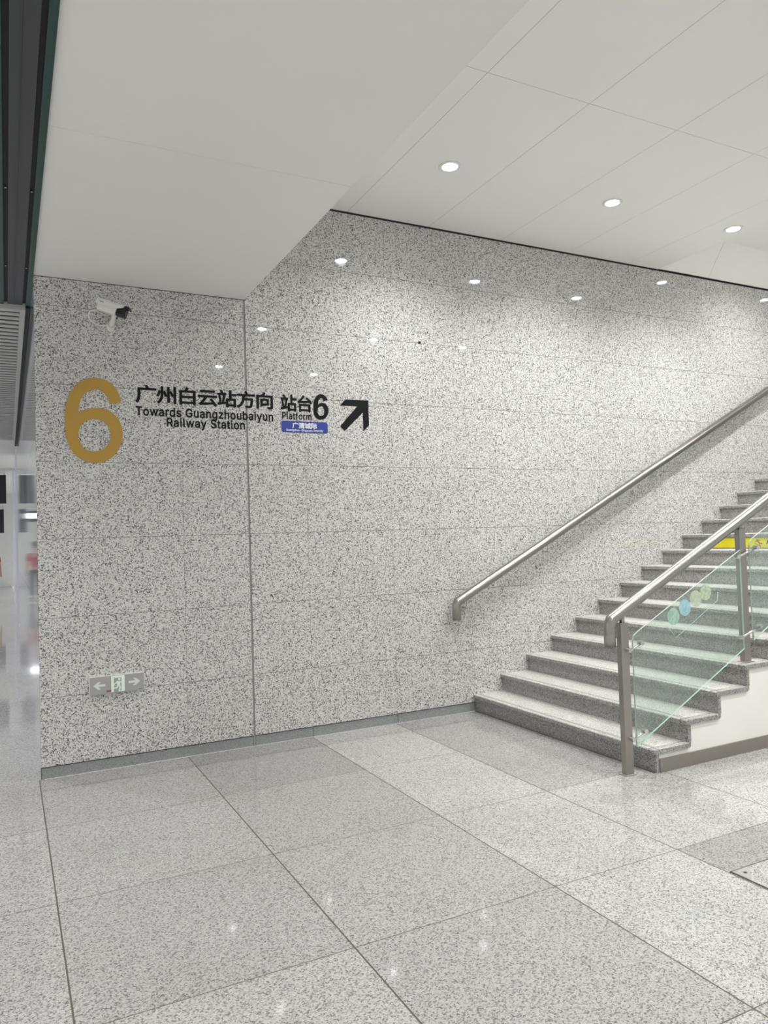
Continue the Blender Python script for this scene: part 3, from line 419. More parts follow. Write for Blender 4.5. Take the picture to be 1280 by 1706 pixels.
# ------------------------------------------------------------------ lettering
GL = json.loads(r'''{"-":[453,[[263,244,337,244,337,226,337,207,337,188,263,188,188,188,114,188,114,207,114,226,114,244,188,244]]],"6":[453,[[258,-7,226,-7,195,-7,167,0,142,15,118,29,98,49,84,74,71,100,64,129,64,162,64,186,69,212,80,239,91,266,110,300,137,340,176,396,214,453,252,509,276,509,299,509,322,509,265,426,208,344,151,261,149,261,147,261,145,261,150,271,157,280,165,288,174,296,184,302,196,307,207,312,221,314,235,314,266,314,293,308,316,295,339,282,357,263,370,240,382,216,389,189,389,157,389,125,382,97,368,73,354,48,334,28,310,14,286,0],[207,48,226,48,246,48,264,53,279,63,294,72,306,85,314,101,323,118,327,136,327,157,327,178,323,197,314,213,306,230,294,242,279,251,264,261,246,265,226,265,207,265,189,261,174,252,159,243,147,230,138,214,129,198,125,179,125,158,125,137,129,118,138,102,147,85,159,72,174,63,189,53]]],"G":[520,[[309,-7,269,-7,223,-7,184,4,149,25,115,46,88,77,69,116,50,155,40,201,40,254,40,308,50,354,69,393,88,432,115,462,149,484,183,505,221,516,265,516,292,516,317,512,340,504,364,496,385,484,403,469,422,454,437,437,449,416,461,396,470,373,474,349,452,349,430,349,408,349,403,365,396,380,387,393,379,406,368,417,356,427,344,436,330,444,315,448,300,453,283,456,265,456,235,456,208,448,183,432,159,417,139,394,125,364,111,334,103,297,103,254,103,211,111,175,125,145,140,115,159,92,184,76,209,61,237,53,269,53,297,53,323,59,345,71,367,83,384,101,396,123,409,146,415,172,415,202,421,201,428,200,434,199,384,199,333,199,283,199,283,218,283,237,283,256,348,256,413,256,478,256,478,237,478,219,478,200,478,158,469,122,451,91,433,60,408,36,377,19,345,2]]],"I":[300,[[111,0,31,0,31,19,31,38,31,57,60,57,89,57,118,57,118,189,118,320,118,452,89,452,60,452,31,452,31,471,31,490,31,509,111,509,190,509,269,509,269,490,269,471,269,452,240,452,212,452,183,452,183,320,183,189,183,57,212,57,240,57,269,57,269,38,269,19,269,0,190,0]]],"P":[444,[[82,0,60,0,60,170,60,339,60,509,118,509,177,509,235,509,274,509,307,502,332,487,358,473,377,454,390,430,402,405,409,378,409,348,409,317,402,290,390,265,377,241,358,222,332,207,307,193,274,186,235,186,193,186,151,186,109,186,109,205,109,224,109,242,150,242,191,242,233,242,259,242,281,247,297,256,313,265,325,278,333,294,341,310,344,328,344,348,344,368,341,386,333,402,325,417,313,430,297,439,280,448,259,452,232,452,196,452,160,452,125,452,125,301,125,151,125,0,103,0]]],"Q":[533,[[274,121,245,159,268,159,290,159,313,159,332,134,351,109,369,85,374,78,379,71,384,65,412,27,440,-10,468,-48,446,-48,423,-48,401,-48,382,-23,364,2,346,27,341,33,336,39,331,46,302,84],[311,-7,267,-7,223,-7,184,4,150,25,116,46,90,76,70,115,50,154,40,201,40,254,40,308,50,354,70,393,90,432,116,462,150,484,184,505,223,516,267,516,311,516,350,505,384,484,418,462,444,432,464,393,483,354,493,308,493,254,493,201,483,154,464,115,444,76,418,46,384,25,350,4],[236,53,267,53,297,53,325,61,349,76,374,91,394,114,408,144,423,174,430,211,430,254,430,298,423,335,408,365,394,395,374,417,349,433,325,448,297,456,267,456,236,456,209,448,184,433,159,417,140,394,125,364,111,334,103,297,103,254,103,211,111,174,125,144,140,114,159,92,184,76,209,61]]],"R":[449,[[82,0,60,0,60,170,60,339,60,509,119,509,177,509,236,509,275,509,307,502,333,489,359,475,378,457,390,433,403,410,409,382,409,352,409,321,403,295,390,271,378,248,359,230,333,217,307,204,275,198,236,198,189,198,143,198,96,198,96,217,96,236,96,255,142,255,188,255,234,255,260,255,281,259,298,267,314,275,326,286,334,300,341,315,345,332,345,352,345,372,341,390,334,405,326,420,314,431,298,440,281,448,259,452,233,452,197,452,161,452,125,452,125,301,125,151,125,0,103,0],[378,0,353,0,312,76,271,153,230,229,254,229,279,229,303,229,344,153,386,76,428,0,403,0]]],"S":[446,[[263,-9,224,-9,187,-9,155,-3,128,9,100,21,79,38,64,60,49,82,40,107,38,137,60,137,82,137,104,137,106,117,112,101,123,88,134,75,149,65,166,59,184,52,203,49,224,49,247,49,268,53,286,60,304,68,319,78,329,92,340,105,346,121,346,139,346,155,341,169,332,179,323,189,311,198,296,205,281,211,264,217,245,222,224,228,204,234,184,239,142,251,109,268,86,289,63,311,52,339,52,372,52,401,60,426,75,448,90,469,111,486,138,498,164,510,194,516,227,516,261,516,290,510,316,498,342,486,362,469,377,449,392,428,400,404,401,378,380,378,358,378,337,378,335,403,323,423,302,437,281,451,256,459,225,459,203,459,184,455,167,448,151,441,138,431,129,418,120,406,115,391,115,376,115,358,120,344,131,334,142,323,154,314,169,308,184,302,199,297,212,293,230,289,247,284,264,279,279,275,295,270,312,264,328,257,344,248,359,238,373,227,385,214,395,198,404,181,408,162,408,139,408,111,401,86,386,64,372,41,351,24,323,11,296,-2]]],"T":[448,[[85,452,32,452,32,471,32,490,32,509,160,509,288,509,417,509,417,490,417,471,417,452,363,452,310,452,257,452,257,301,257,151,257,0,235,0,214,0,193,0,193,151,193,301,193,452,139,452]]],"a":[389,[[182,-9,160,-9,136,-9,114,-4,94,5,75,14,59,27,48,45,36,62,30,83,30,108,30,130,35,147,43,161,52,175,63,185,78,193,92,201,108,207,125,211,143,215,160,218,178,220,201,223,219,225,234,227,248,228,258,231,265,235,272,239,276,245,276,255,276,255,276,256,276,257,276,272,273,286,267,297,261,308,252,316,240,322,228,328,213,331,196,331,178,331,162,328,149,322,136,317,126,309,118,301,110,292,104,283,100,274,80,280,61,285,41,291,50,314,62,332,79,346,95,360,113,369,133,375,153,381,173,384,194,384,208,384,223,383,239,379,255,376,271,370,286,360,301,351,313,338,322,320,332,303,337,280,337,251,337,168,337,84,337,0,317,0,297,0,277,0,277,17,277,35,277,52,275,52,274,52,272,52,268,43,261,34,252,25,243,15,230,7,215,1,200,-5],[155,45,170,45,193,45,212,50,228,59,243,68,255,79,263,93,271,107,276,122,276,138,276,155,276,173,276,190,273,187,268,184,259,182,251,180,242,178,231,176,221,174,210,172,200,171,190,170,182,169,175,168,161,166,147,163,134,159,121,154,111,148,103,139,96,131,92,119,92,105,92,92,95,81,102,72,109,63,118,57,130,52,142,48]]],"b":[424,[[261,-8,229,-8,206,-8,187,-4,172,4,158,12,146,21,138,31,129,42,123,51,118,59,116,59,114,59,112,59,112,39,112,20,112,0,92,0,72,0,53,0,53,170,53,339,53,509,73,509,93,509,114,509,114,446,114,382,114,319,115,319,117,319,118,319,123,327,129,336,137,346,145,356,157,365,171,373,186,381,205,384,229,384,261,384,289,376,313,361,337,345,356,322,370,293,383,263,390,229,390,189,390,149,383,114,370,84,356,55,337,32,313,16,289,0],[197,47,220,47,244,47,263,53,279,66,295,78,308,95,316,117,324,138,328,162,328,189,328,216,324,240,316,261,308,282,296,299,280,311,264,324,244,330,220,330,197,330,177,324,161,312,145,300,133,284,125,263,117,242,113,217,113,189,113,161,117,136,125,115,133,94,146,77,162,65,178,53]]],"c":[395,[[226,-8,207,-8,173,-8,143,0,117,16,91,33,71,56,56,85,41,114,34,149,34,187,34,227,41,262,56,291,71,321,91,343,117,360,143,376,173,384,207,384,226,384,243,382,260,377,276,372,292,365,305,356,319,347,330,335,340,322,350,309,357,294,362,277,342,272,322,267,303,262,300,272,296,281,290,289,285,297,278,305,270,311,262,317,253,322,242,325,232,328,220,330,207,330,182,330,161,323,145,310,129,297,116,280,108,258,100,237,96,213,96,187,96,162,100,139,108,117,116,96,129,79,145,66,161,53,182,46,207,46,220,46,232,48,243,52,253,55,263,60,271,66,279,72,286,80,292,89,297,97,301,107,304,117,324,112,343,107,363,102,358,85,351,70,341,56,332,43,320,31,306,21,293,12,277,4,261,-1,244,-6]]],"d":[424,[[219,-8,195,-8,164,-8,136,0,111,16,87,32,68,55,55,84,41,114,34,149,34,189,34,229,41,263,55,293,69,322,88,345,112,361,136,376,164,384,196,384,219,384,238,381,253,373,268,365,279,356,287,346,296,336,302,327,306,319,308,319,309,319,311,319,311,382,311,446,311,509,331,509,351,509,372,509,372,339,372,170,372,0,352,0,332,0,313,0,313,20,313,39,313,59,311,59,309,59,307,59,302,51,295,42,287,31,278,21,267,12,252,4,238,-4],[181,47,205,47,227,47,247,53,263,65,279,77,291,94,299,115,308,136,312,161,312,189,312,217,308,242,300,263,292,284,279,300,263,312,247,324,228,330,205,330,181,330,161,324,145,311,129,299,116,282,108,261,100,240,96,216,96,189,96,162,100,138,109,117,117,95,129,78,145,66,161,53]]],"e":[403,[[238,-8,212,-8,175,-8,143,0,117,16,90,33,70,56,56,85,41,114,34,148,34,187,34,226,41,260,55,290,69,319,89,343,115,359,141,376,171,384,205,384,226,384,246,381,266,374,285,367,303,356,319,341,335,326,348,306,357,282,366,258,371,228,371,194,371,186,371,178,371,169,272,169,174,169,75,169,75,187,75,204,75,221,163,221,250,221,338,221,329,215,319,208,310,202,310,227,306,249,298,269,290,288,278,303,263,314,247,325,228,330,205,330,182,330,163,325,146,313,130,302,118,288,109,270,100,251,96,232,96,211,96,200,96,189,96,178,96,150,101,126,110,106,120,87,134,72,151,61,168,51,189,46,212,46,228,46,241,48,254,53,266,57,277,64,285,73,294,82,301,93,306,105,325,101,345,96,365,91,359,71,349,54,335,39,321,24,303,13,283,4,262,-4]]],"f":[253,[[154,379,228,379,228,362,228,344,228,327,154,327,80,327,6,327,6,344,6,362,6,379,80,379],[101,0,81,0,81,144,81,288,81,432,81,453,86,471,96,486,106,500,119,511,135,519,152,526,169,530,187,530,201,530,213,529,222,527,232,525,238,523,243,521,238,503,233,486,227,468,224,470,220,471,215,472,210,473,203,474,195,474,176,474,163,469,154,460,146,451,142,437,142,419,142,279,142,140,142,0,121,0]]],"g":[425,[[238,-151,207,-151,179,-151,155,-147,134,-140,113,-132,96,-123,82,-110,69,-98,58,-84,51,-69,67,-60,84,-50,101,-41,107,-49,113,-57,122,-66,130,-75,141,-82,154,-88,168,-94,186,-97,207,-97,238,-97,263,-90,282,-75,302,-60,311,-37,311,-6,311,19,311,44,311,68,310,68,308,68,306,68,301,60,295,51,287,41,278,32,267,23,252,16,238,8,219,5,195,5,164,5,137,12,113,27,88,41,69,62,55,90,41,118,34,152,34,191,34,230,41,264,55,293,69,322,88,345,112,361,137,376,165,384,196,384,220,384,239,381,253,373,268,365,280,356,288,346,297,336,303,327,308,319,309,319,311,319,313,319,313,339,313,359,313,379,333,379,353,379,372,379,372,250,372,121,372,-9,372,-42,365,-69,350,-90,335,-111,316,-126,291,-136,266,-146],[181,59,205,59,228,59,248,64,264,75,280,86,292,101,300,121,308,141,312,165,312,193,312,220,308,243,300,264,292,284,280,301,264,312,248,324,228,330,205,330,181,330,161,324,145,312,129,299,117,283,109,262,100,242,96,219,96,193,96,166,100,143,109,123,117,103,129,87,145,76,162,65]]],"h":[410,[[114,249,114,227,114,151,114,76,114,0,93,0,73,0,53,0,53,170,53,339,53,509,73,509,93,509,114,509,114,435,114,361,114,287,110,287,106,287,102,287,114,322,131,347,152,362,174,377,199,384,227,384,253,384,276,379,295,369,315,358,330,342,341,321,352,299,357,273,357,240,357,160,357,80,357,0,337,0,316,0,296,0,296,78,296,157,296,235,296,265,288,288,273,304,258,321,237,329,210,329,192,329,175,325,161,317,146,309,135,298,126,283,118,267]]],"i":[166,[[73,0,53,0,53,126,53,253,53,379,73,379,93,379,114,379,114,253,114,126,114,0,93,0],[95,443,84,443,72,443,62,447,54,455,45,462,41,472,41,483,41,494,45,504,54,512,62,520,72,524,84,524,95,524,106,520,114,512,122,504,126,494,126,483,126,472,122,462,114,455,106,447]]],"l":[189,[[147,-2,139,-2,110,-2,88,5,74,20,60,35,53,57,53,84,53,226,53,367,53,509,73,509,93,509,114,509,114,372,114,235,114,99,114,81,116,69,120,62,125,55,133,52,146,52,152,52,157,52,160,53,164,53,167,54,170,54,173,37,177,20,181,3,175,1,169,0,162,-1,154,-2]]],"m":[609,[[73,0,53,0,53,126,53,253,53,379,72,379,92,379,112,379,112,351,112,323,112,295,111,295,109,295,108,295,113,316,121,332,132,346,144,359,157,369,172,376,187,383,203,386,219,386,247,386,270,378,287,361,305,344,316,322,321,295,318,295,315,295,312,295,317,313,325,329,337,343,349,357,364,367,381,375,398,382,416,386,437,386,459,386,479,381,497,372,515,362,530,348,541,328,551,309,557,285,557,255,557,170,557,85,557,0,536,0,516,0,496,0,496,85,496,169,496,254,496,281,488,301,473,313,457,325,439,330,419,330,402,330,387,327,374,320,362,313,352,303,345,290,339,278,335,263,335,247,335,165,335,82,335,0,315,0,295,0,274,0,274,87,274,173,274,260,274,281,267,298,253,311,239,324,221,330,199,330,185,330,171,327,158,320,144,313,134,303,126,289,118,276,114,258,114,238,114,159,114,79,114,0,93,0]]],"n":[409,[[114,249,114,227,114,151,114,76,114,0,93,0,73,0,53,0,53,126,53,253,53,379,72,379,92,379,112,379,112,349,112,318,112,287,109,287,106,287,102,287,114,322,131,347,152,362,174,377,199,384,227,384,253,384,276,379,295,369,314,358,330,342,341,321,352,299,357,273,357,240,357,160,357,80,357,0,337,0,316,0,296,0,296,78,296,157,296,235,296,265,288,288,273,304,258,321,237,329,210,329,192,329,175,325,161,317,146,309,135,298,126,283,118,267]]],"o":[415,[[242,-8,207,-8,173,-8,143,0,117,16,91,33,71,56,56,85,41,114,34,149,34,187,34,227,41,262,56,291,71,321,91,343,117,360,143,376,173,384,207,384,242,384,273,376,299,360,325,343,345,321,359,291,374,262,381,227,381,187,381,149,374,114,359,85,345,56,325,33,299,16,273,0],[182,46,207,46,233,46,254,53,270,66,287,79,299,96,307,117,315,139,319,162,319,187,319,213,315,236,307,258,299,280,287,297,270,310,254,323,233,330,207,330,182,330,161,323,145,310,129,297,116,280,108,258,100,237,96,213,96,187,96,162,100,139,108,117,116,96,129,79,145,66,161,53]]],"r":[259,[[73,0,53,0,53,126,53,253,53,379,72,379,92,379,112,379,112,360,112,340,112,321,113,321,114,321,115,321,122,340,135,355,152,367,170,379,190,385,213,385,218,385,223,385,229,384,235,384,240,384,243,384,243,363,243,343,243,322,242,323,237,323,230,324,223,325,215,326,207,326,189,326,173,322,159,315,145,307,134,297,126,284,118,270,114,255,114,237,114,158,114,79,114,0,93,0]]],"s":[365,[[211,-8,182,-8,156,-8,133,-4,112,3,92,11,75,23,62,38,49,53,40,72,36,94,55,98,74,102,94,107,99,86,109,70,124,60,139,50,158,45,181,45,208,45,229,51,244,62,260,74,268,87,268,103,268,116,263,127,254,136,245,144,231,151,212,155,191,160,170,165,149,170,115,178,89,191,72,208,55,225,47,247,47,274,47,296,53,315,65,332,77,348,94,361,115,370,136,380,160,384,187,384,213,384,235,380,254,372,272,365,287,353,299,339,310,325,319,309,324,290,305,286,287,281,268,277,263,292,255,304,243,316,230,327,212,333,187,333,165,333,146,327,131,317,116,306,109,293,109,277,109,263,114,252,124,243,134,235,150,228,172,223,191,218,210,214,229,209,264,201,290,188,306,171,323,154,331,133,331,107,331,84,325,64,312,47,300,30,282,16,260,6,237,-3]]],"t":[227,[[138,379,204,379,204,362,204,344,204,327,138,327,72,327,6,327,6,344,6,362,6,379,72,379],[65,345,65,471,85,471,106,471,126,471,126,347,126,222,126,98,126,81,129,69,136,61,143,54,154,50,170,50,174,50,179,50,185,51,191,52,197,53,202,54,206,36,209,19,213,2,207,0,200,-2,192,-3,184,-4,176,-4,168,-4,136,-4,110,4,92,21,74,38,65,62,65,93,65,219]]],"u":[410,[[211,-5,182,-5,157,-5,134,0,115,11,95,21,80,37,69,59,58,80,53,107,53,139,53,219,53,299,53,379,73,379,93,379,114,379,114,301,114,222,114,144,114,114,121,91,137,75,152,58,173,50,200,50,218,50,235,54,249,62,264,70,275,81,283,97,292,112,296,131,296,153,296,228,296,304,296,379,316,379,337,379,357,379,357,253,357,126,357,0,337,0,318,0,298,0,298,31,298,61,298,92,301,92,304,92,307,92,295,57,279,32,257,17,235,2]]],"w":[567,[[158,0,138,0,99,126,61,253,23,379,44,379,66,379,87,379,103,324,118,269,133,214,140,191,147,165,154,137,161,108,168,76,175,41,172,41,168,41,165,41,172,75,179,106,186,135,193,163,199,190,206,214,221,269,237,324,252,379,273,379,295,379,316,379,332,324,347,269,362,214,368,190,375,164,382,136,388,107,395,76,402,41,399,41,395,41,391,41,399,75,406,107,413,135,420,164,427,190,434,214,449,269,465,324,480,379,502,379,523,379,545,379,506,253,468,126,429,0,409,0,389,0,368,0,352,57,335,114,319,172,314,189,309,207,305,225,300,243,295,261,291,280,286,299,281,318,277,338,281,338,286,338,291,338,286,319,281,299,277,280,272,261,267,243,263,225,258,206,253,189,248,172,231,114,215,57,199,0,178,0]]],"y":[389,[[51,-140,47,-139,52,-121,57,-103,61,-86,65,-86,68,-87,71,-87,83,-90,94,-91,104,-89,114,-87,122,-82,130,-74,138,-66,145,-53,151,-36,155,-24,159,-13,163,-1,114,126,66,252,17,379,40,379,62,379,84,379,111,305,138,230,165,155,174,132,181,109,187,87,193,64,199,42,206,21,198,21,191,21,184,21,190,42,196,64,202,87,209,110,216,132,224,155,251,230,278,305,305,379,327,379,349,379,371,379,316,234,260,88,204,-58,196,-78,187,-94,177,-107,166,-120,153,-129,139,-136,125,-142,109,-145,91,-145,81,-145,72,-144,65,-143,57,-142]]],"z":[380,[[141,0,42,0,42,15,42,30,42,46,112,137,183,228,254,320,254,321,254,322,254,323,185,323,117,323,48,323,48,342,48,361,48,379,143,379,238,379,333,379,333,363,333,347,333,331,264,241,195,150,126,60,126,59,126,58,126,56,197,56,268,56,339,56,339,38,339,19,339,0,240,0]]],"广":[1000,[[520,872,493,867,511,822,533,765,543,723,412,723,281,723,150,723,150,622,150,522,150,421,150,279,140,95,41,-38,59,-48,92,-79,105,-95,215,48,233,266,233,421,233,496,233,571,233,646,485,646,737,646,989,646,989,672,989,697,989,723,857,723,725,723,593,723,606,726,619,729,631,732,620,772,596,835,574,883,547,878]]],"州":[1000,[[274,864,248,864,248,756,248,647,248,539,248,346,230,136,59,-22,77,-36,104,-64,116,-82,305,90,327,322,327,539,327,647,327,756,327,864,300,864],[574,841,548,841,548,557,548,273,548,-12,574,-12,600,-12,626,-12,626,273,626,557,626,841,600,841],[888,868,861,868,861,555,861,242,861,-71,888,-71,914,-71,940,-71,940,242,940,555,940,868,914,868],[153,617,130,623,113,532,79,418,30,346,53,336,76,326,99,316,146,390,178,511,197,604,175,610],[374,590,352,582,389,496,422,383,432,315,455,325,478,335,501,345,491,412,455,521,417,606,395,598],[669,596,649,586,697,503,746,392,764,324,786,335,808,347,830,358,812,426,761,535,710,616,690,606]]],"白":[1000,[[501,881,468,887,456,836,432,768,410,714,324,714,237,714,151,714,151,448,151,182,151,-84,178,-84,204,-84,230,-84,230,-58,230,-33,230,-7,426,-7,623,-7,819,-7,819,-31,819,-55,819,-79,847,-79,874,-79,901,-79,901,186,901,450,901,714,766,714,632,714,497,714,520,762,545,817,566,869,534,875],[426,71,230,71,230,153,230,235,230,317,426,317,623,317,819,317,819,235,819,153,819,71,623,71],[426,395,230,395,230,475,230,555,230,634,426,634,623,634,819,634,819,555,819,475,819,395,623,395]]],"云":[1000,[[410,798,173,798,173,772,173,745,173,718,410,718,647,718,884,718,884,745,884,772,884,798,647,798],[144,-27,148,-46,191,-28,252,-25,831,25,856,-17,878,-55,895,-87,920,-72,945,-58,971,-43,918,56,812,209,723,328,699,315,675,303,651,291,693,233,741,165,784,99,607,85,431,72,255,59,339,160,424,289,495,421,661,421,827,421,993,421,993,448,993,475,993,502,681,502,370,502,59,502,59,475,59,448,59,421,168,421,277,421,386,421,318,286,229,157,200,120,166,77,142,48,118,42,129,17]]],"站":[1000,[[197,685,61,685,61,660,61,636,61,611,197,611,333,611,470,611,470,636,470,660,470,685,333,685],[124,555,103,551,127,433,149,278,153,175,175,179,197,183,220,187,213,291,191,443,166,563,145,559],[207,863,184,856,212,807,243,738,255,695,279,704,303,712,327,721,314,764,283,828,252,877,229,870],[371,572,347,577,333,447,305,263,277,151,191,130,110,112,49,100,56,74,62,47,68,21,178,48,326,86,465,122,463,146,460,170,458,194,420,185,382,176,345,167,371,277,400,438,420,562,396,567],[547,380,491,380,491,226,491,71,491,-83,516,-83,542,-83,567,-83,567,-66,567,-49,567,-33,673,-33,779,-33,884,-33,884,-48,884,-63,884,-79,911,-79,938,-79,964,-79,964,74,964,227,964,380,890,380,816,380,742,380,742,450,742,520,742,589,831,589,919,589,1008,589,1008,614,1008,640,1008,665,919,665,831,665,742,665,742,738,742,811,742,883,715,883,688,883,661,883,661,716,661,548,661,380,604,380],[673,41,567,41,567,129,567,217,567,306,673,306,779,306,884,306,884,217,884,129,884,41,779,41]]],"方":[1000,[[487,869,462,859,489,810,521,743,534,701,380,701,225,701,71,701,71,675,71,650,71,624,167,624,263,624,358,624,346,382,319,110,48,-24,69,-39,95,-66,106,-86,306,18,384,192,418,379,543,379,669,379,794,379,777,142,756,40,726,13,712,2,699,0,675,0,647,0,574,1,498,7,514,-14,524,-46,526,-69,597,-75,666,-74,703,-72,744,-70,768,-61,794,-36,835,5,856,120,877,418,879,430,880,456,880,456,730,456,581,456,431,456,437,512,441,568,444,624,624,624,804,624,983,624,983,650,983,675,983,701,835,701,688,701,540,701,565,711,590,722,614,733,600,775,567,839,538,889,513,879]]],"向":[1000,[[493,879,460,884,445,831,419,757,393,701,297,701,200,701,104,701,104,439,104,178,104,-84,130,-84,156,-84,182,-84,182,152,182,388,182,624,412,624,643,624,874,624,874,423,874,222,874,21,874,2,868,-3,847,-4,825,-5,752,-6,676,-2,688,-25,700,-62,704,-84,800,-84,866,-84,903,-70,940,-57,953,-32,953,21,953,248,953,474,953,701,795,701,638,701,480,701,506,751,535,812,558,869,525,874],[392,345,392,414,480,414,569,414,658,414,658,345,658,277,658,208,569,208,480,208,392,208,392,277],[457,484,319,484,319,343,319,202,319,61,343,61,368,61,392,61,392,86,392,111,392,137,505,137,618,137,731,137,731,252,731,368,731,484,594,484]]],"台":[1000,[[413,359,188,359,188,212,188,64,188,-83,215,-83,241,-83,268,-83,268,-64,268,-45,268,-26,438,-26,608,-26,778,-26,778,-44,778,-63,778,-81,806,-81,834,-81,862,-81,862,66,862,213,862,359,638,359],[438,50,268,50,268,128,268,206,268,284,438,284,608,284,778,284,778,206,778,128,778,50,608,50],[128,464,132,447,173,463,235,465,840,498,867,465,889,435,904,408,927,424,949,440,972,456,917,544,794,673,691,764,671,750,650,736,629,722,680,676,734,621,783,567,603,559,423,550,243,542,336,628,431,736,515,852,488,863,462,875,436,887,353,756,230,623,192,587,157,553,130,530,106,525,116,504]]],"清":[1000,[[102,829,86,811,144,779,217,730,253,695,269,716,285,737,301,757,265,790,190,836,132,864,117,847],[52,550,37,532,98,499,174,449,211,414,227,435,243,455,258,476,220,511,142,558,82,587,67,569],[117,60,69,-22,93,-38,117,-54,141,-69,191,29,252,162,296,274,275,290,254,305,233,320,184,200],[453,195,453,223,579,223,706,223,833,223,833,195,833,168,833,141,706,141,579,141,453,141,453,168],[579,282,453,282,453,307,453,333,453,359,579,359,706,359,833,359,833,333,833,307,833,282,706,282],[630,882,604,882,604,855,604,828,604,800,514,800,425,800,335,800,335,780,335,760,335,739,425,739,514,739,604,739,604,717,604,695,604,672,523,672,442,672,360,672,360,653,360,634,360,614,442,614,523,614,604,614,604,590,604,566,604,542,501,542,398,542,295,542,295,522,295,501,295,481,529,481,764,481,998,481,998,501,998,522,998,542,893,542,787,542,682,542,682,566,682,590,682,614,765,614,849,614,933,614,933,634,933,653,933,672,849,672,765,672,682,672,682,695,682,717,682,739,774,739,867,739,959,739,959,760,959,780,959,800,867,800,774,800,682,800,682,828,682,855,682,882,656,882],[555,420,379,420,379,252,379,85,379,-83,404,-83,428,-83,453,-83,453,-28,453,26,453,81,579,81,706,81,833,81,833,56,833,30,833,5,833,-7,828,-12,813,-13,798,-14,748,-14,695,-12,705,-30,714,-60,718,-80,793,-80,840,-79,870,-67,899,-56,908,-35,908,4,908,143,908,282,908,420,731,420]]],"城":[1000,[[78,147,43,136,51,110,60,84,68,58,152,90,256,131,357,172,352,196,347,220,342,244,308,231,275,218,241,206,241,321,241,437,241,553,274,553,308,553,341,553,341,577,341,602,341,626,308,626,274,626,241,626,241,707,241,789,241,870,216,870,192,870,167,870,167,789,167,707,167,626,130,626,93,626,56,626,56,602,56,577,56,553,93,553,130,553,167,553,167,428,167,303,167,179,121,162],[934,527,910,532,887,435,855,346,814,268,797,372,785,502,779,648,853,648,927,648,1001,648,1001,673,1001,697,1001,722,975,722,950,722,924,722,942,734,959,746,977,758,951,792,896,842,850,876,832,864,815,853,797,841,841,807,893,756,918,722,871,722,824,722,777,722,776,774,776,828,776,883,751,883,726,883,701,883,702,829,703,776,704,722,597,722,491,722,384,722,384,612,384,503,384,394,384,257,374,84,269,-38,286,-47,315,-72,327,-87,441,44,458,245,458,394,458,409,458,425,458,440,502,440,546,440,590,440,588,250,585,182,574,166,567,158,559,155,546,155,533,155,500,155,464,159,475,142,481,112,483,92,520,90,557,90,578,92,603,96,619,102,632,121,651,148,655,233,659,476,660,485,660,506,660,506,592,506,525,506,458,506,458,554,458,601,458,648,541,648,623,648,706,648,714,465,729,299,757,173,701,93,631,26,547,-25,564,-38,592,-66,604,-80,671,-35,730,21,780,85,813,-15,857,-74,916,-74,984,-74,1007,-24,1019,134,1001,142,976,158,960,174,956,54,946,2,925,2,891,2,859,60,835,161,899,262,947,380,982,518,958,522]]],"际":[1000,[[638,803,485,803,485,778,485,753,485,728,638,728,791,728,944,728,944,753,944,778,944,803,791,803],[838,348,815,341,864,236,913,100,929,17,953,26,978,34,1002,43,984,126,933,259,882,362,860,355],[536,354,513,359,484,248,437,136,379,60,396,51,429,29,442,19,499,99,553,222,584,343,560,349],[176,837,90,837,90,530,90,223,90,-84,115,-84,140,-84,165,-84,165,199,165,482,165,766,216,766,267,766,318,766,295,695,264,604,233,528,311,444,330,372,330,314,330,283,323,254,307,242,298,235,286,234,273,232,256,230,235,231,210,233,224,213,231,183,231,164,256,163,284,162,305,165,328,168,347,173,362,184,394,206,407,251,407,308,407,373,388,450,309,537,346,621,386,724,417,810,398,820,380,830,361,840,357,839,353,838,349,837,263,837],[627,551,440,551,440,527,440,502,440,477,515,477,589,477,664,477,664,324,664,170,664,17,664,3,660,0,645,-1,630,-2,581,-2,526,-1,538,-25,548,-59,551,-82,625,-82,674,-80,704,-67,735,-54,744,-29,744,16,744,169,744,323,744,477,829,477,915,477,1001,477,1001,502,1001,527,1001,551,814,551]]],"小":[1000,[[516,868,487,868,487,587,487,306,487,25,487,4,479,-2,458,-3,436,-4,360,-5,284,-2,296,-24,311,-62,316,-84,415,-85,480,-82,519,-69,557,-57,572,-33,572,25,572,306,572,587,572,868,544,868],[766,609,741,600,831,449,916,252,940,127,968,139,997,150,1025,162,998,288,909,481,816,628,791,619],[242,616,212,621,186,480,127,298,34,187,56,178,90,159,108,145,204,262,266,452,300,606,271,611]]],"心":[1000,[[337,589,310,589,310,416,310,242,310,68,310,-36,343,-65,457,-65,481,-65,643,-65,669,-65,788,-65,812,-6,824,193,801,200,768,214,748,229,741,47,731,9,666,9,629,9,492,9,463,9,403,9,392,19,392,68,392,242,392,416,392,589,364,589],[167,506,142,511,126,386,91,221,46,113,73,102,99,91,126,80,169,193,202,371,217,496,192,501],[824,519,799,509,858,386,916,218,937,110,963,121,989,131,1015,142,993,250,934,412,873,538,848,528],[377,811,359,794,459,724,583,620,642,554,661,574,680,593,699,613,638,680,512,778,413,846,395,828]]]}''')
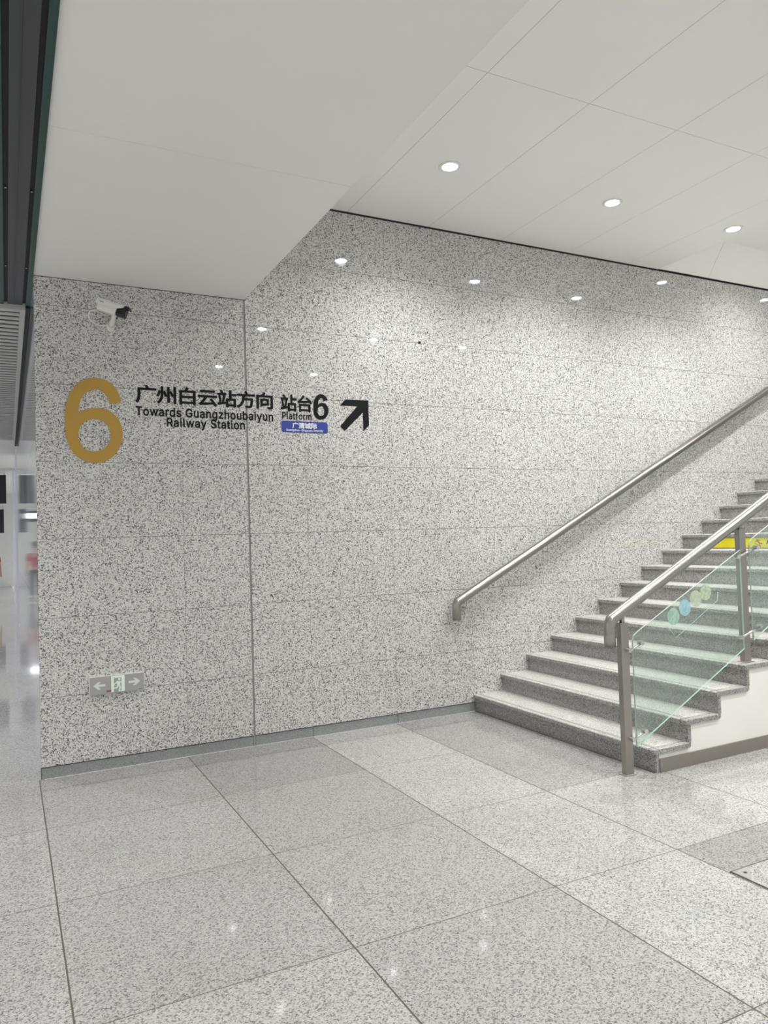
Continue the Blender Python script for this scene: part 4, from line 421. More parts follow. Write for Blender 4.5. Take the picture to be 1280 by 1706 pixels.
def outline_mesh(loops, bold=0.0, depth=.0015, closed_auto=None):
    """fill closed outlines (flat bezier lists) and give them a small thickness, as a mesh in the XY plane"""
    cu = bpy.data.curves.new('outline', 'CURVE'); cu.dimensions = '2D'; cu.fill_mode = 'BOTH'; cu.resolution_u = 5
    cu.offset = bold; cu.extrude = depth/2
    for L in loops:
        n = len(L)//6; s = cu.splines.new('BEZIER'); s.bezier_points.add(n-1); s.use_cyclic_u = True
        for k in range(n):
            b = s.bezier_points[k]; v = L[6*k:6*k+6]
            b.handle_left_type = b.handle_right_type = 'FREE'
            b.co = (v[2], v[3], 0); b.handle_left = (v[0], v[1], 0); b.handle_right = (v[4], v[5], 0)
    ob = bpy.data.objects.new('outline', cu); COL.objects.link(ob)
    dg = bpy.context.evaluated_depsgraph_get(); dg.update()
    me = bpy.data.meshes.new_from_object(ob.evaluated_get(dg)); bpy.data.objects.remove(ob); bpy.data.curves.remove(cu)
    return me
def embolden(me, r):
    """thicken the strokes: the same outline laid again at eight small shifts"""
    bm = bmesh.new(); bm.from_mesh(me); base = bm.verts[:]+bm.edges[:]+bm.faces[:]
    for k in range(8):
        a = math.pi/4*k; d = bmesh.ops.duplicate(bm, geom=base)
        bmesh.ops.translate(bm, verts=[v for v in d['geom'] if isinstance(v, bmesh.types.BMVert)], vec=(r*math.cos(a), r*math.sin(a), -(k+1)*.00004))
    bm.to_mesh(me); bm.free()
def place_on_wall(me, y, sx, sz, x0, z0):
    """XY of the outline -> X,Z on the wall plane"""
    for v in me.vertices:
        x, yy, d = v.co; v.co = (x0+x*sx, y+d, z0+yy*sz)
    me.update()
def word(name, chars, x0, x1, zb, cap, mat, parent, bold=.0, cjk=False, y=-.0012, gap=0):
    groups, pen = [[]], 0.0
    for ch in chars:
        if ch == ' ': pen += .24; groups.append([]); continue
        adv, sp = GL[ch]; k = 1/3000 if cjk else 1/1000
        for L in sp: groups[-1].append([v*k + (pen if i % 2 == 0 else 0) for i, v in enumerate(L)])
        pen += (.3333 if cjk else adv/1000) + gap
    mes = []
    for loops in groups:
        me = outline_mesh(loops, 0)
        if bold: embolden(me, bold)
        mes.append(me)
    xs = [v.co.x for me in mes for v in me.vertices]; ys = [v.co.y for me in mes for v in me.vertices]
    sx = (x1-x0)/(max(xs)-min(xs)); sz = cap/((max(ys)-min(ys)) if cjk else (.509+2*bold))
    zref = min(ys) if cjk else -bold; xm = min(xs)
    for me in mes:
        place_on_wall(me, y, sx, sz, x0-xm*sx, zb-zref*sz)
        me.materials.append(mat); o = bpy.data.objects.new(name, me); COL.objects.link(o)
        o.parent = parent; o.matrix_parent_inverse = Matrix.Translation(-parent.location)
def smooth_loop(pts, corners):
    """closed outline through pts with rounded tangents except at the corner indices"""
    n = len(pts); out = []
    for i in range(n):
        p = Vector(pts[i]); a = Vector(pts[i-1]); b = Vector(pts[(i+1) % n])
        if i in corners: hl, hr = p+(a-p)/3, p+(b-p)/3
        else:
            t = (b-a).normalized(); hl = p-t*(p-a).length/3; hr = p+t*(b-p).length/3
        out += [hl.x, hl.y, p.x, p.y, hr.x, hr.y]
    return out
G6 = [(571,2637),(560,2698),(523,2763),(469,2800),(400,2812),(331,2798),(278,2763),(232,2704),(205,2637),(193,2556),(191,2452),(197,2372),(218,2308),(255,2252),(306,2213),(374,2196),(443,2203),(505,2241),(549,2300),(574,2367),(577,2425),(564,2491),(526,2547),(473,2584),(411,2595),(350,2587),(305,2570),(276,2556),(283,2601),(302,2659),(337,2706),(383,2727),(429,2728),(463,2701),(486,2665),(493,2635)]
G6I = [(276,2398),(296,2464),(334,2498),(386,2515),(437,2504),(475,2471),(495,2406),(476,2331),(437,2296),(381,2278),(326,2290),(290,2334)]
B6 = [(2215,2751),(2203,2775),(2179,2794),(2153,2798),(2124,2788),(2102,2763),(2089,2730),(2084,2691),(2085,2644),(2094,2613),(2114,2592),(2143,2587),(2177,2593),(2201,2614),(2216,2642),(2219,2670),(2209,2701),(2189,2720),(2162,2726),(2139,2719),(2126,2707),(2129,2732),(2140,2756),(2155,2765),(2169,2759),(2174,2742)]
B6I = [(2153,2698),(2127,2681),(2121,2650),(2131,2623),(2150,2616),(2171,2625),(2180,2656),(2173,2687)]
def numeral(name, outer, inner, corners, mat, depth, parent=None):
    me = outline_mesh([smooth_loop([(x/1000, z/1000) for x, z in outer], corners), smooth_loop([(x/1000, z/1000) for x, z in inner], ())], 0, depth)
    place_on_wall(me, -depth/2-.0004, 1, 1, 0, 0); me.materials.append(mat)
    o = bpy.data.objects.new(name, me); COL.objects.link(o); o.parent = parent
    if parent is not None: o.matrix_parent_inverse = Matrix.Translation(-parent.location)
    return o
for k, ch_ in enumerate('小心'):
    me = outline_mesh([[v/3000 for v in L] for L in GL[ch_][1]], 0, .0008); embolden(me, .006)
    for v in me.vertices: v.co = (xr-.0008-v.co.z, -.985-.085*k-v.co.x*.24, 9*RI+.034+v.co.y*.24)
    me.materials.append(M['black']); o = bpy.data.objects.new('warning_character', me); COL.objects.link(o); o.parent = sy
tag(numeral('platform_numeral', G6, G6I, (0, 27, 35), M['gold'], .006), 'large mustard gold numeral 6 on the granite wall below the camera', 'number')
dl = thing('direction_lettering', 'black Chinese and English lettering Towards Guangzhoubaiyun Railway Station on granite wall', 'lettering', (1.2, 0, 2.62))
word('chinese_line', '广州白云站方向', .673, 1.737, 2.648, .138, M['black'], dl, .0095, True)
word('english_word', 'Towards Guangzhoubaiyun', .674, 1.735, 2.5545, .069, M['black'], dl, .021, gap=.035)
word('english_word', 'Railway Station', .897, 1.50, 2.478, .069, M['black'], dl, .021, gap=.035)
pl = thing('platform_lettering', 'black lettering Platform 6 with Chinese characters above the blue badge', 'lettering', (2.0, 0, 2.62))
word('chinese_line', '站台', 1.80, 2.074, 2.640, .14, M['black'], pl, .0095, True)
word('english_word', 'Platform', 1.810, 2.065, 2.577, .057, M['black'], pl, .02, gap=.035)
numeral('numeral', B6, B6I, (0, 20, 25), M['black'], .002, pl)
bx0, bx1, bz0, bz1, br = 1.803, 2.207, 2.4705, 2.563, .02
pts = []
for cx, cz, a0 in ((bx1-br, bz0+br, -90), (bx1-br, bz1-br, 0), (bx0+br, bz1-br, 90), (bx0+br, bz0+br, 180)):
    for k in range(7): a = math.radians(a0+15*k); pts.append((cx+br*math.cos(a), cz+br*math.sin(a)))
bm = bmesh.new(); prism(bm, pts, 1, -.0025, -.0004)
bd = tag(obj('route_badge', bm, M['blue']), 'small rounded blue badge with white lettering under Platform 6', 'badge')
word('chinese_line', '广清城际', 1.895, 2.110, 2.503, .050, M['white'], bd, .008, True, y=-.0033)
word('english_word', 'Guangzhou-Qingyuan Intercity', 1.842, 2.163, 2.4815, .0175, M['white'], bd, .014, y=-.0033, gap=.012)
bm = bmesh.new()
prism(bm, [(2.378,2.768),(2.590,2.768),(2.590,2.556),(2.535,2.501),(2.535,2.662),(2.360,2.498),(2.320,2.538),(2.484,2.713),(2.323,2.713)], 1, -.002, -.0004)
tag(obj('direction_arrow', bm, M['black']), 'bold black arrow pointing up right beside the Platform 6 lettering', 'arrow')

# ------------------------------------------------------------------ emergency exit sign
ex = thing('exit_sign', 'grey emergency exit sign with running man and two arrows low on the wall', 'sign', (.505, 0, .60))
ex0, ex1, ez0, ez1 = .3165, .6945, .540, .669
bm = bmesh.new(); box(bm, ex0, ex1, -.020, -.0006, ez0, ez1); obj('casing', bm, M['sign_rim'], ex, bevel=.002)
bm = bmesh.new(); box(bm, ex0+.004, ex1-.004, -.0225, -.0205, ez0+.001, ez1-.005); obj('face_plate', bm, M['sign_grey'], ex)
def ey(pts, mat, name, y0=-.0238, y1=-.0227):
    bm = bmesh.new()
    for p in pts: prism(bm, p, 1, y0, y1)
    return obj(name, bm, mat, ex)
cx, cz = .51, .605
arrow_r = [(0, -.008), (.048, -.008), (.028, -.026), (.05, -.026), (.08, 0), (.05, .026), (.028, .026), (.048, .008), (0, .008)]
ey([[(.583+x, cz+z+.002) for x, z in arrow_r]], M['sign_arrow'], 'arrow')
ey([[(.424-x, cz+z-.002) for x, z in arrow_r]], M['sign_arrow'], 'arrow')
ey([[(cx-.046, cz-.057), (cx+.046, cz-.057), (cx+.046, cz+.057), (cx-.046, cz+.057)]], M['sign_lit'], 'pictogram_panel', -.0232, -.0227)
ey([[(cx-.028, cz-.057), (cx+.024, cz-.057), (cx+.024, cz+.042), (cx-.028, cz+.042)]], M['sign_grey'], 'doorway', -.0236, -.0231)
bm = bmesh.new()
disc(bm, (cx+.009, -.0240, cz+.031), (0, 1, 0), .0085, .0008, 16)
for p in ([(-.008, .020), (.014, .014), (.016, -.006), (.000, -.016), (-.012, .006)],           # trunk
          [(-.008, .020), (-.010, .012), (-.026, .004), (-.033, -.010), (-.028, -.014), (-.020, -.000), (-.004, .010)],   # trailing arm
          [(.010, .016), (.020, .004), (.036, .006), (.036, .013), (.022, .012), (.014, .018)],  # leading arm
          [(.000, -.010), (.014, -.008), (.020, -.030), (.012, -.052), (.030, -.052), (.030, -.057), (.002, -.057), (.010, -.032)],     # leading leg
          [(-.002, -.004), (.008, -.012), (-.008, -.034), (-.034, -.032), (-.034, -.025), (-.012, -.026)]):   # trailing leg
    prism(bm, [(cx+x, cz+z) for x, z in p], 1, -.0244, -.0237)
obj('running_figure', bm, M['sign_lit'], ex)
bm = bmesh.new()
for k, wd in ((0, .010), (.0125, .008)): box(bm, .432+k, .432+k+wd, -.0232, -.0224, .552, .564)
obj('red_mark', bm, M['red'], ex)
bm = bmesh.new(); box(bm, .454, .462, -.0232, -.0224, .556, .562); obj('black_mark', bm, M['black'], ex)
bm = bmesh.new(); box(bm, .655, .675, -.0232, -.0224, .549, .551); obj('black_mark', bm, M['black'], ex)

# ------------------------------------------------------------------ surveillance camera
cc = thing('surveillance_camera', 'white and black bullet surveillance camera bracketed high on the granite wall', 'camera', (.507, 0, 3.19))
bdir = Vector((.86, -.44, -.36)).normalized(); side = Vector((0, 0, 1)).cross(bdir).normalized(); bup = bdir.cross(side)
org = Vector((.425, -.085, 3.332))
def bp(a, s, u): return org + bdir*a + side*s + bup*u
def frame_prism(bm, secs, mi=0):
    """loft of closed sections given as (a, [(s,u)...])"""
    rings = [[bm.verts.new(bp(a, s, u)) for s, u in sec] for a, sec in secs]
    for A, B in zip(rings, rings[1:]):
        n = len(A)
        for i in range(n): bm.faces.new((A[i], A[(i+1) % n], B[(i+1) % n], B[i])).material_index = mi
    bm.faces.new(rings[0][::-1]); bm.faces.new(rings[-1])
sec = lambda k, top: [(-.036*k, -.030*k), (-.024*k, -.044*k), (.024*k, -.044*k), (.036*k, -.030*k), (.036*k, top*.7), (.026*k, top), (-.026*k, top), (-.036*k, top*.7)]
bm = bmesh.new(); frame_prism(bm, [(0, sec(.92, .034)), (.01, sec(1, .036)), (.145, sec(1, .034))]); obj('housing', bm, M['cctv_white'], cc, bevel=.003)
bm = bmesh.new(); frame_prism(bm, [(.1455, sec(.99, .033)), (.205, sec(.96, .031))]); f_ = obj('front_hood', bm, M['cctv_black'], cc, bevel=.004)
bm = bmesh.new(); disc(bm, bp(.2065, 0, -.006), bdir, .024, .006, 28); obj('lens', bm, M['lens_glass'], f_)
# sunshield: a thin roof with folded sides, longer than the body
prof = [(-.041, -.004), (-.041, .026), (-.030, .042), (.030, .042), (.041, .026), (.041, -.004), (.0385, -.004), (.0385, .025), (.029, .0395), (-.029, .0395), (-.0385, .025), (-.0385, -.004)]
prof2 = [(s, u if u > 0 else .022) for s, u in prof]
bm = bmesh.new(); frame_prism(bm, [(-.012, prof), (.13, prof), (.19, prof2)]); obj('sunshield', bm, M['cctv_white'], cc)
bm = bmesh.new(); frame_prism(bm, [(.192, [(-.034, .026), (.034, .026), (.028, .043), (-.028, .043)]), (.226, [(-.034, .022), (.034, .022), (.028, .040), (-.028, .040)])]); obj('visor', bm, M['cctv_black'], cc, bevel=.002)
bm = bmesh.new()
p0 = [bp(.012, -.0415, .018), bp(.045, -.0415, .018), bp(.045, -.0415, .0145), bp(.012, -.0415, .0145)]
q0 = [p-side*.001 for p in p0]; A = [bm.verts.new(p) for p in p0]; B = [bm.verts.new(p) for p in q0]
bm.faces.new(A); bm.faces.new(B[::-1]); [bm.faces.new((A[(i+1) % 4], A[i], B[i], B[(i+1) % 4])) for i in range(4)]
obj('maker_mark', bm, M['cctv_black'], cc)
bm = bmesh.new()
prism(bm, [(.507+.030*math.cos(t)*(1 if math.sin(t) > 0 else .9), 3.198+(.040 if math.sin(t) < 0 else .030)*math.sin(t)) for t in [2*math.pi*k/20 for k in range(20)]], 1, -.014, -.0005)
obj('wall_plate', bm, M['cctv_white'], cc, bevel=.002)
bm = bmesh.new(); tube(bm, [(.512, -.012, 3.205), (.514, -.045, 3.215), (.516, -.085, 3.225), (.520, -.118, 3.242), (.522, -.128, 3.268)], [.020, .018, .0165, .0155, .015], 16); obj('arm', bm, M['cctv_white'], cc)
bm = bmesh.new(); tube(bm, [(.523, -.128, 3.258), (.524, -.129, 3.280)], .022, 18); disc(bm, (.535, -.110, 3.238), (1, 0, 0), .009, .018, 12); obj('swivel', bm, M['cctv_black'], cc)
def bez(P, n=24):
    out = []
    for k in range(n+1):
        t = k/n; Q = [Vector(p) for p in P]
        while len(Q) > 1: Q = [Q[i]*(1-t)+Q[i+1]*t for i in range(len(Q)-1)]
        out.append(Q[0])
    return out
bm = bmesh.new(); tube(bm, bez([(.415, -.085, 3.285), (.335, -.07, 3.30), (.315, -.05, 3.235), (.39, -.035, 3.165), (.455, -.03, 3.19), (.495, -.015, 3.208)]), .0046, 10); obj('cable', bm, M['cctv_white'], cc)

# small plugs in the wall
bm = bmesh.new(); disc(bm, (3.115, -.002, 3.317), (0, 1, 0), .013, .003, 14)
tag(obj('wall_plug', bm, M['black']), 'small dark round plug high on the granite wall between lamp reflections', 'plug')
bm = bmesh.new(); disc(bm, (2.015, -.0015, 1.644), (0, 1, 0), .010, .002, 12)
tag(obj('wall_stain_plug', bm, plain('ochre plug', (.42, .33, .12), .6)), 'small ochre plug on a slab corner below the blue badge', 'plug')

# ------------------------------------------------------------------ wall handrail
hr = thing('wall_handrail', 'round satin steel handrail fixed on the granite wall above the stairs', 'handrail', (3.36, -.078, 1.0))
wz_ = lambda x: .995 + .4985*(x-3.36)
bm = bmesh.new()
tube(bm, [(3.36, -.078, .842), (3.36, -.078, .975), (3.378, -.078, wz_(3.378)), (9.6, -.078, wz_(9.6))], .0385, 24)
obj('rail', bm, M['steel_x'], hr)
for bxp in (3.475, 5.90, 8.3):
    zb = wz_(bxp)-.030
    bm = bmesh.new()
    tube(bm, bez([(bxp, -.078, zb), (bxp, -.078, zb-.05), (bxp-.002, -.076, zb-.09), (bxp-.004, -.035, zb-.09), (bxp-.004, -.004, zb-.08)], 14), .010, 12)
    bo = obj('bracket', bm, M['chrome'], hr)
    bm = bmesh.new(); disc(bm, (bxp-.004, -.004, zb-.08), (0, 1, 0), .026, .007, 24); obj('wall_flange', bm, M['chrome'], bo)

# ------------------------------------------------------------------ glass balustrade
ba = thing('balustrade', 'steel and glass balustrade with round handrail on the open side of stairs', 'balustrade', (3.41, -2.02, 0))
YB = -2.025
rz = lambda x: 1.055 + .487*(x-3.40)
bm = bmesh.new()
tube(bm, [(3.297, YB, .836), (3.297, YB, .975), (3.317, YB, rz(3.317)), (9.0, YB, rz(9.0))], .0375, 28)
obj('handrail', bm, M['steel_x'], ba)
DX, DZ = 4*GO*.975, 4*RI*.965
for p in range(5):
    px = 3.4075+p*DX; zb = 4*RI*p; zt = .985+DZ*p
    bm = bmesh.new()
    box(bm, px-.033, px+.033, YB-.021, YB+.021, zb+.006, zt)
    po = obj('post', bm, M['steel_z'], ba, bevel=.002)
    bm = bmesh.new(); box(bm, px-.048, px+.048, YB-.036, YB+.036, zb+.0005, zb+.006); obj('base_plate', bm, M['steel_plate'], po, bevel=.001)
    bm = bmesh.new(); tube(bm, [(px, YB, zt), (px, YB, rz(px)-.02)], .017, 16); obj('rail_stub', bm, M['steel_z'], po)
    for cz_ in (.806+.006, .236):
        z_ = cz_+DZ*p
        bm = bmesh.new()
        xa = px-.085 if p else px+.018
        yb = YB-.030
        tube(bm, [(xa, yb-.012, z_-.006 if not p else z_-.026), (px+.125, yb-.012, z_+.034)], .0075, 12)
        if p: disc(bm, (xa, yb-.006, z_-.026), (0, 1, 0), .0145, .030, 16)
        else: disc(bm, (xa, yb-.004, z_-.006), (0, 1, 0), .014, .026, 16)
        disc(bm, (px+.125, yb-.004, z_+.034), (0, 1, 0), .0155, .036, 16)
        obj('glass_clamp', bm, M['chrome'], po)
for p in range(4):
    gx, gz = 3.4075+DX*p, DZ*p
    g0, g1 = gx+.064, gx+DX-.036
    sl = DZ/DX
    gp = [(g0, .172+gz), (g1, .172+gz+sl*(g1-g0)), (g1, .884+gz+sl*(g1-g0)), (g0+.05, .884+gz+sl*.05+.012), (g0+.012, .884+gz+.012), (g0, .866+gz)]
    bm = bmesh.new(); prism(bm, gp, 1, YB-.026, YB-.014, 0, 1)
    go = obj('glass_panel', bm, [M['glass'], M['glass_edge']], ba, bevel=0)
    if p == 0:
        for (dx_, dz_, k) in ((3.850, .994, 0), (3.963, 1.047, 1), (4.072, 1.102, 2), (4.172, 1.140, 3)):
            bm = bmesh.new(); disc(bm, (dx_, YB-.0268-.0003*k, dz_), (0, 1, 0), .057, .0006, 32)
            c1, c2 = [((.40, .62, .52), (.55, .72, .62)), ((.36, .62, .70), (.46, .70, .76)), ((.56, .64, .50), (.66, .72, .58)), ((.44, .62, .52), (.70, .76, .52))][k]
            so = obj('round_sticker', bm, film_mat('film %d' % k, c1, c2, .36), go)
            so['label'] = ['pale green round sticker', 'pale blue round sticker', 'cream green round sticker', 'yellow green patterned round sticker'][k]
        bm = bmesh.new()
        tube(bm, [(3.800, YB-.0268, .925), (3.865, YB-.0268, .848), (4.285, YB-.0268, 1.072), (4.300, YB-.0268, 1.130)], .0016, 6)
        obj('film_edge', bm, M['glass_edge'], go)

# ------------------------------------------------------------------ floor hatch
fh = thing('floor_hatch', 'metal framed stone floor hatch beside the foot of the stairs', 'hatch', (3.2, -3.7, 0))
bm = bmesh.new(); box(bm, HX0+.006, HX1-.006, HY0+.006, HY1-.006, .0004, .003); obj('stone_infill', bm, M['hatch_stone'], fh)
bm = bmesh.new()
for a in ((HX0, HX1, HY1-.006, HY1), (HX0, HX1, HY0, HY0+.006), (HX0, HX0+.006, HY0, HY1), (HX1-.006, HX1, HY0, HY1)): box(bm, *a, .0003, .0034)
obj('frame', bm, M['joint'], fh)
for sx_, sy_ in ((1, -1), (-1, -1), (1, 1), (-1, 1)):
    cx_, cy_ = (HX0+.007 if sx_ > 0 else HX1-.007), (HY1-.007 if sy_ < 0 else HY0+.007)
    bm = bmesh.new(); prism(bm, [(cx_, cy_), (cx_+sx_*.105, cy_), (cx_+sx_*.095, cy_+sy_*.02), (cx_+sx_*.02, cy_+sy_*.085), (cx_, cy_+sy_*.095)], 2, .003, .0042)
    co_ = obj('corner_plate', bm, M['steel_plate'], fh)
    bm = bmesh.new(); disc(bm, (cx_+sx_*.042, cy_+sy_*.036, .0043), (0, 0, 1), .009, .0008, 16); obj('key_hole', bm, M['slot'], co_)

# ------------------------------------------------------------------ recessed downlights
def downlight(x, y, z, label, group):
    t = thing('downlight', label, 'light', (x, y, z), group)
    bm = bmesh.new(); lathe(bm, [(.058, -.001), (.084, -.001), (.084, -.006), (.078, -.009), (.058, -.007), (.058, -.001)], (x, y, z), 36); obj('trim_ring', bm, M['lamp_ring'], t)
    bm = bmesh.new(); lathe(bm, [(.0005, -.0045), (.045, -.0042), (.0575, -.002)], (x, y, z), 32); obj('lens', bm, M['lamp'], t, fix=False)
    ld = bpy.data.lights.new('beam', 'SPOT'); ld.energy = SPOT_WATTS; ld.spot_size = math.radians(SPOT_DEG); ld.spot_blend = 1.0; ld.shadow_soft_size = .045
    ld.color = (1.0, .99, .97)
    lo = bpy.data.objects.new('beam', ld); COL.objects.link(lo); lo.parent = t; lo.location = (0, 0, -.014)
    return t
GD = 'recessed downlights in the stairwell ceiling'
first = downlight(2.836, -1.03, H, 'round recessed downlight in the stairwell ceiling, nearest the low soffit', GD)
l2 = copy_thing(first, (4.45, -1.05, H)); l2['label'] = 'round recessed downlight in the stairwell ceiling, middle of the lit row'
l3 = copy_thing(first, (5.925, -1.08, H)); l3['label'] = 'round recessed downlight in the stairwell ceiling, farthest right, beside the cove edge'
for x, y, z in ((7.27, -1.0, UP), (9.22, -.98, UP), (2.84, -3.63, H), (4.45, -3.6, H), (5.91, -3.55, H), (6.78, -4.83, UP), (2.85, -5.9, H), (4.48, -5.95, H)):
    l = copy_thing(first, (x, y, z)); l['label'] = 'recessed downlight outside the view, seen only as a small white reflection'; l['group'] = 'downlights seen only as reflections'

PASSAGE_FILL_BEAM = [k_ for k_ in first.children if k_.type == 'LIGHT'][0].data.copy(); PASSAGE_FILL_BEAM.energy = SPOT_WATTS*1.6; PASSAGE_FILL_BEAM.color = (.97, .98, 1.0)
for x, y, z in ((-1.6, 2.0, 3.46), (-1.6, 5.0, 3.46), (-1.6, 8.0, 3.46), (-1.8, 12.0, 3.95), (-1.8, 16.0, 3.95), (-1.8, 20.5, 3.95), (-1.8, 26.0, 3.95), (-4.4, 14, 3.95), (-4.4, 22, 3.95), (-1.9, -1.3, S), (-1.9, -3.8, S), (-1.9, -6.3, S), (-1.9, -8.8, S), (-4.4, -1.3, S), (-4.4, -3.8, S), (-4.4, -6.3, S), (-4.4, -8.8, S)):  # unseen lamps added to brighten the passage and the hall
    l = copy_thing(first, (x, y, z)); [setattr(k_, 'data', PASSAGE_FILL_BEAM) for k_ in l.children if k_.type == 'LIGHT' and x < -1 and y > 0]
    l['label'] = 'added downlight in the passage and hall ceiling, unseen left of the view'; l['group'] = 'added unseen downlights'

# ------------------------------------------------------------------ passage ceiling: channel and louvres
ch = thing('ceiling_channel', 'dark grey ceiling channel with teal edges running beside the white soffit', 'channel', (-.1, -6, S))
ZC = S-.004
bm = bmesh.new(); box(bm, -.034, -.0005, -12, .72, ZC-.010, ZC); box(bm, -.006, -.0005, -12, .0, ZC-.012, ZC); obj('edge_strip', bm, M['teal'], ch)
bm = bmesh.new(); box(bm, -.30, -.186, -12, .72, ZC-.010, ZC); obj('edge_strip', bm, M['teal'], ch)
bm = bmesh.new(); box(bm, -.20, -.012, -12, .72, ZC+.012, ZC+.03); obj('slot_lining', bm, M['slot'], ch)
bm = bmesh.new()
box(bm, -.160, -.057, -12, .715, ZC-.006, ZC+.018); box(bm, -.121, -.117, -12, .715, ZC-.009, ZC-.006); box(bm, -.113, -.109, -12, .715, ZC-.009, ZC-.006)
obj('centre_panel', bm, M['charcoal'], ch)
for yy in (-1.35, -.12):
    for xx in (-.173, -.046):
        bm = bmesh.new(); disc(bm, (xx, yy, ZC+.012), (0, 0, 1), .006, .016, 10); obj('bolt', bm, M['chrome'], ch)
lv = thing('louvre_ceiling', 'pale slatted louvre ceiling over the passage left of the wall', 'ceiling louvre', (-1, 4, 3.45))
bm = bmesh.new()
ZL = 3.47
for a in ((-3.0, -.035, .73, .80), (-3.0, -.035, 8.55, 8.65), (-.075, -.035, .8, 8.55)): box(bm, *a, ZL, ZL+.09)
obj('frame', bm, M['louvre'], lv)
bm = bmesh.new()
k = 0
while .86+k*.125 < 8.5:
    y_ = .86+k*.125; box(bm, -3.0, -.076, y_, y_+.07, ZL+.004, ZL+.012); k += 1
o = obj('slats', bm, M['louvre'], lv)
bm = bmesh.new(); box(bm, -3.0, -.02, .73, 8.6, ZL+.12, ZL+.125); box(bm, -.034, -.002, .73, 9.6, ZL+.02, ZL+.12); obj('plenum_lining', bm, M['slot'], lv)

# far hanging signs
def hang(name, x0, x1, y, z0, z1, label, lit=False, ztop=3.95):
    t = thing(name, label, 'sign', ((x0+x1)/2, y, z0))
    bm = bmesh.new(); box(bm, x0, x1, y, y+.16, z0, z1); obj('casing', bm, M['sign_black'], t, bevel=.01)
    for xx in (x0+.1*(x1-x0), x1-.1*(x1-x0)):
        bm = bmesh.new(); tube(bm, [(xx, y+.08, z1), (xx, y+.08, ztop)], .012, 8); obj('hanger', bm, M['chrome'], t)
    if lit:
        bm = bmesh.new()
        xx = x0+.06
        rr = random.Random(5)
        while xx < x1-.12:
            wd = rr.uniform(.1, .2); box(bm, xx, min(xx+wd, x1-.05), y-.006, y-.001, z0+.12, z1-.1); xx += wd+.04
        obj('lit_band', bm, M['lit_white'], t)
hang('hanging_sign', -.62, -.18, 20, 3.0, 3.88, 'tall black hanging sign nearest in the far passage at the left edge')
hang('hanging_sign', -.56, -.27, 28, 2.25, 3.2, 'smaller black hanging sign low in the far passage at the left edge')
hang('departure_board', -2.2, -.5, 24, 2.55, 2.95, 'lit departure board in the passage, seen as white reflection in polished wall', True)

# ------------------------------------------------------------------ people far down the passage
def skin_mesh(name, joints, edges, mat, parent, root=0):
    me = bpy.data.meshes.new(name); me.from_pydata([j[:3] for j in joints], edges, [])
    o = bpy.data.objects.new(name, me); COL.objects.link(o)
    o.modifiers.new('skin', 'SKIN'); sub = o.modifiers.new('sub', 'SUBSURF'); sub.levels = sub.render_levels = 2
    sv = me.skin_vertices[0].data
    for i, j in enumerate(joints): sv[i].radius = (j[3], j[4] if len(j) > 4 else j[3]); sv[i].use_root = (i == root)
    dg = bpy.context.evaluated_depsgraph_get(); dg.update()
    m2 = bpy.data.meshes.new_from_object(o.evaluated_get(dg)); bpy.data.objects.remove(o); bpy.data.meshes.remove(me)
    m2.materials.clear(); m2.materials.append(mat)
    for p in m2.polygons: p.use_smooth = True
    r = bpy.data.objects.new(name, m2); COL.objects.link(r); r.parent = parent
    return r
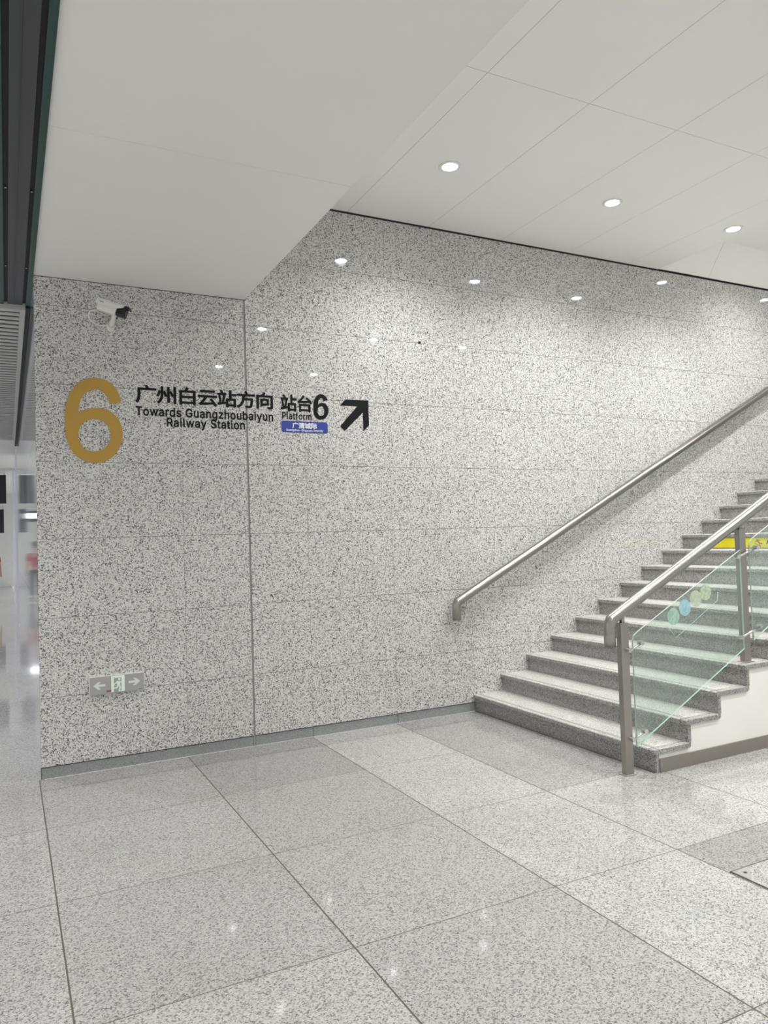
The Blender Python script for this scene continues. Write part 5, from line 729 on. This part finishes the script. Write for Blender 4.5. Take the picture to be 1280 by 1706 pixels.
def person(x, y, rot, label, shirt, bag=False):
    t = bpy.data.objects.new('person', None); COL.objects.link(t); t.location = (x, y, 0); t.rotation_euler = (0, 0, rot)
    t['label'] = label; t['category'] = 'person'
    J = [(0,0,.95,.13,.10), (0,0,1.12,.125,.095), (0,0,1.32,.15,.10), (0,0,1.43,.07,.06), (0,-.01,1.50,.055,.055), (0,-.015,1.57,.075,.085), (0,-.01,1.66,.075,.09), (0,0,1.72,.05,.06)]
    E = [(i, i+1) for i in range(7)]
    for s in (-1, 1):
        b = len(J)
        J += [(s*.17,0,1.40,.055), (s*.22,.01,1.14,.042), (s*.235,-.05,.90,.030), (s*.24,-.07,.83,.032,.018), (s*.24,-.085,.75,.010), (s*.228,-.075,.75,.010), (s*.25,-.09,.76,.010), (s*.222,-.065,.765,.009), (s*.256,-.1,.775,.008), (s*.215,-.095,.82,.010)]
        E += [(2, b), (b, b+1), (b+1, b+2), (b+2, b+3), (b+3, b+4), (b+3, b+5), (b+3, b+6), (b+3, b+7), (b+3, b+8), (b+3, b+9)]
        b = len(J); st_ = .09*s
        J += [(s*.10,0,.86,.085), (s*.105,-st_*.7,.48,.058), (s*.11,st_*.6,.09,.04), (s*.115,st_*.6-.13,.035,.035)]
        E += [(0, b), (b, b+1), (b+1, b+2), (b+2, b+3)]
    skin_mesh('body', J, E, M['skin'], t)
    JS = [(0,0,.93,.145,.115), (0,0,1.12,.14,.108), (0,0,1.33,.165,.113), (0,0,1.42,.08,.07)]
    ES = [(0,1),(1,2),(2,3)]
    for s in (-1, 1):
        b = len(JS); JS += [(s*.175,0,1.40,.068), (s*.212,.008,1.18,.058)]; ES += [(2,b),(b,b+1)]
    skin_mesh('shirt', JS, ES, shirt, t)
    JT = [(0,0,.96,.14,.11)]; ET = []
    for s in (-1, 1):
        b = len(JT); st_ = .09*s; JT += [(s*.10,0,.86,.10), (s*.105,-st_*.7,.48,.075), (s*.11,st_*.6,.11,.058)]; ET += [(0,b),(b,b+1),(b+1,b+2)]
    skin_mesh('trousers', JT, ET, M['trouser'], t)
    skin_mesh('hair', [(0,.02,1.62,.075,.085), (0,.012,1.70,.083,.095), (0,.0,1.735,.05,.06)], [(0,1),(1,2)], M['hair'], t, 1)
    for s in (-1, 1):
        st_ = .09*s
        skin_mesh('shoe', [(s*.11,st_*.6+.03,.045,.045), (s*.112,st_*.6-.06,.045,.042), (s*.116,st_*.6-.16,.035,.035)], [(0,1),(1,2)], M['shoe'], t, 1)
    if bag:
        skin_mesh('rucksack', [(0,.17,1.02,.13,.07), (0,.18,1.2,.15,.09), (0,.16,1.38,.12,.06)], [(0,1),(1,2)], M['bag'], t, 1)
    return t
person(-.60, 20.0, .2, 'person in a red shirt standing far down the passage at the left edge', M['shirt_red'])
person(-.95, 17.0, 3.0, 'person in a white shirt with grey rucksack, seen in the polished wall', M['shirt_white'], True)
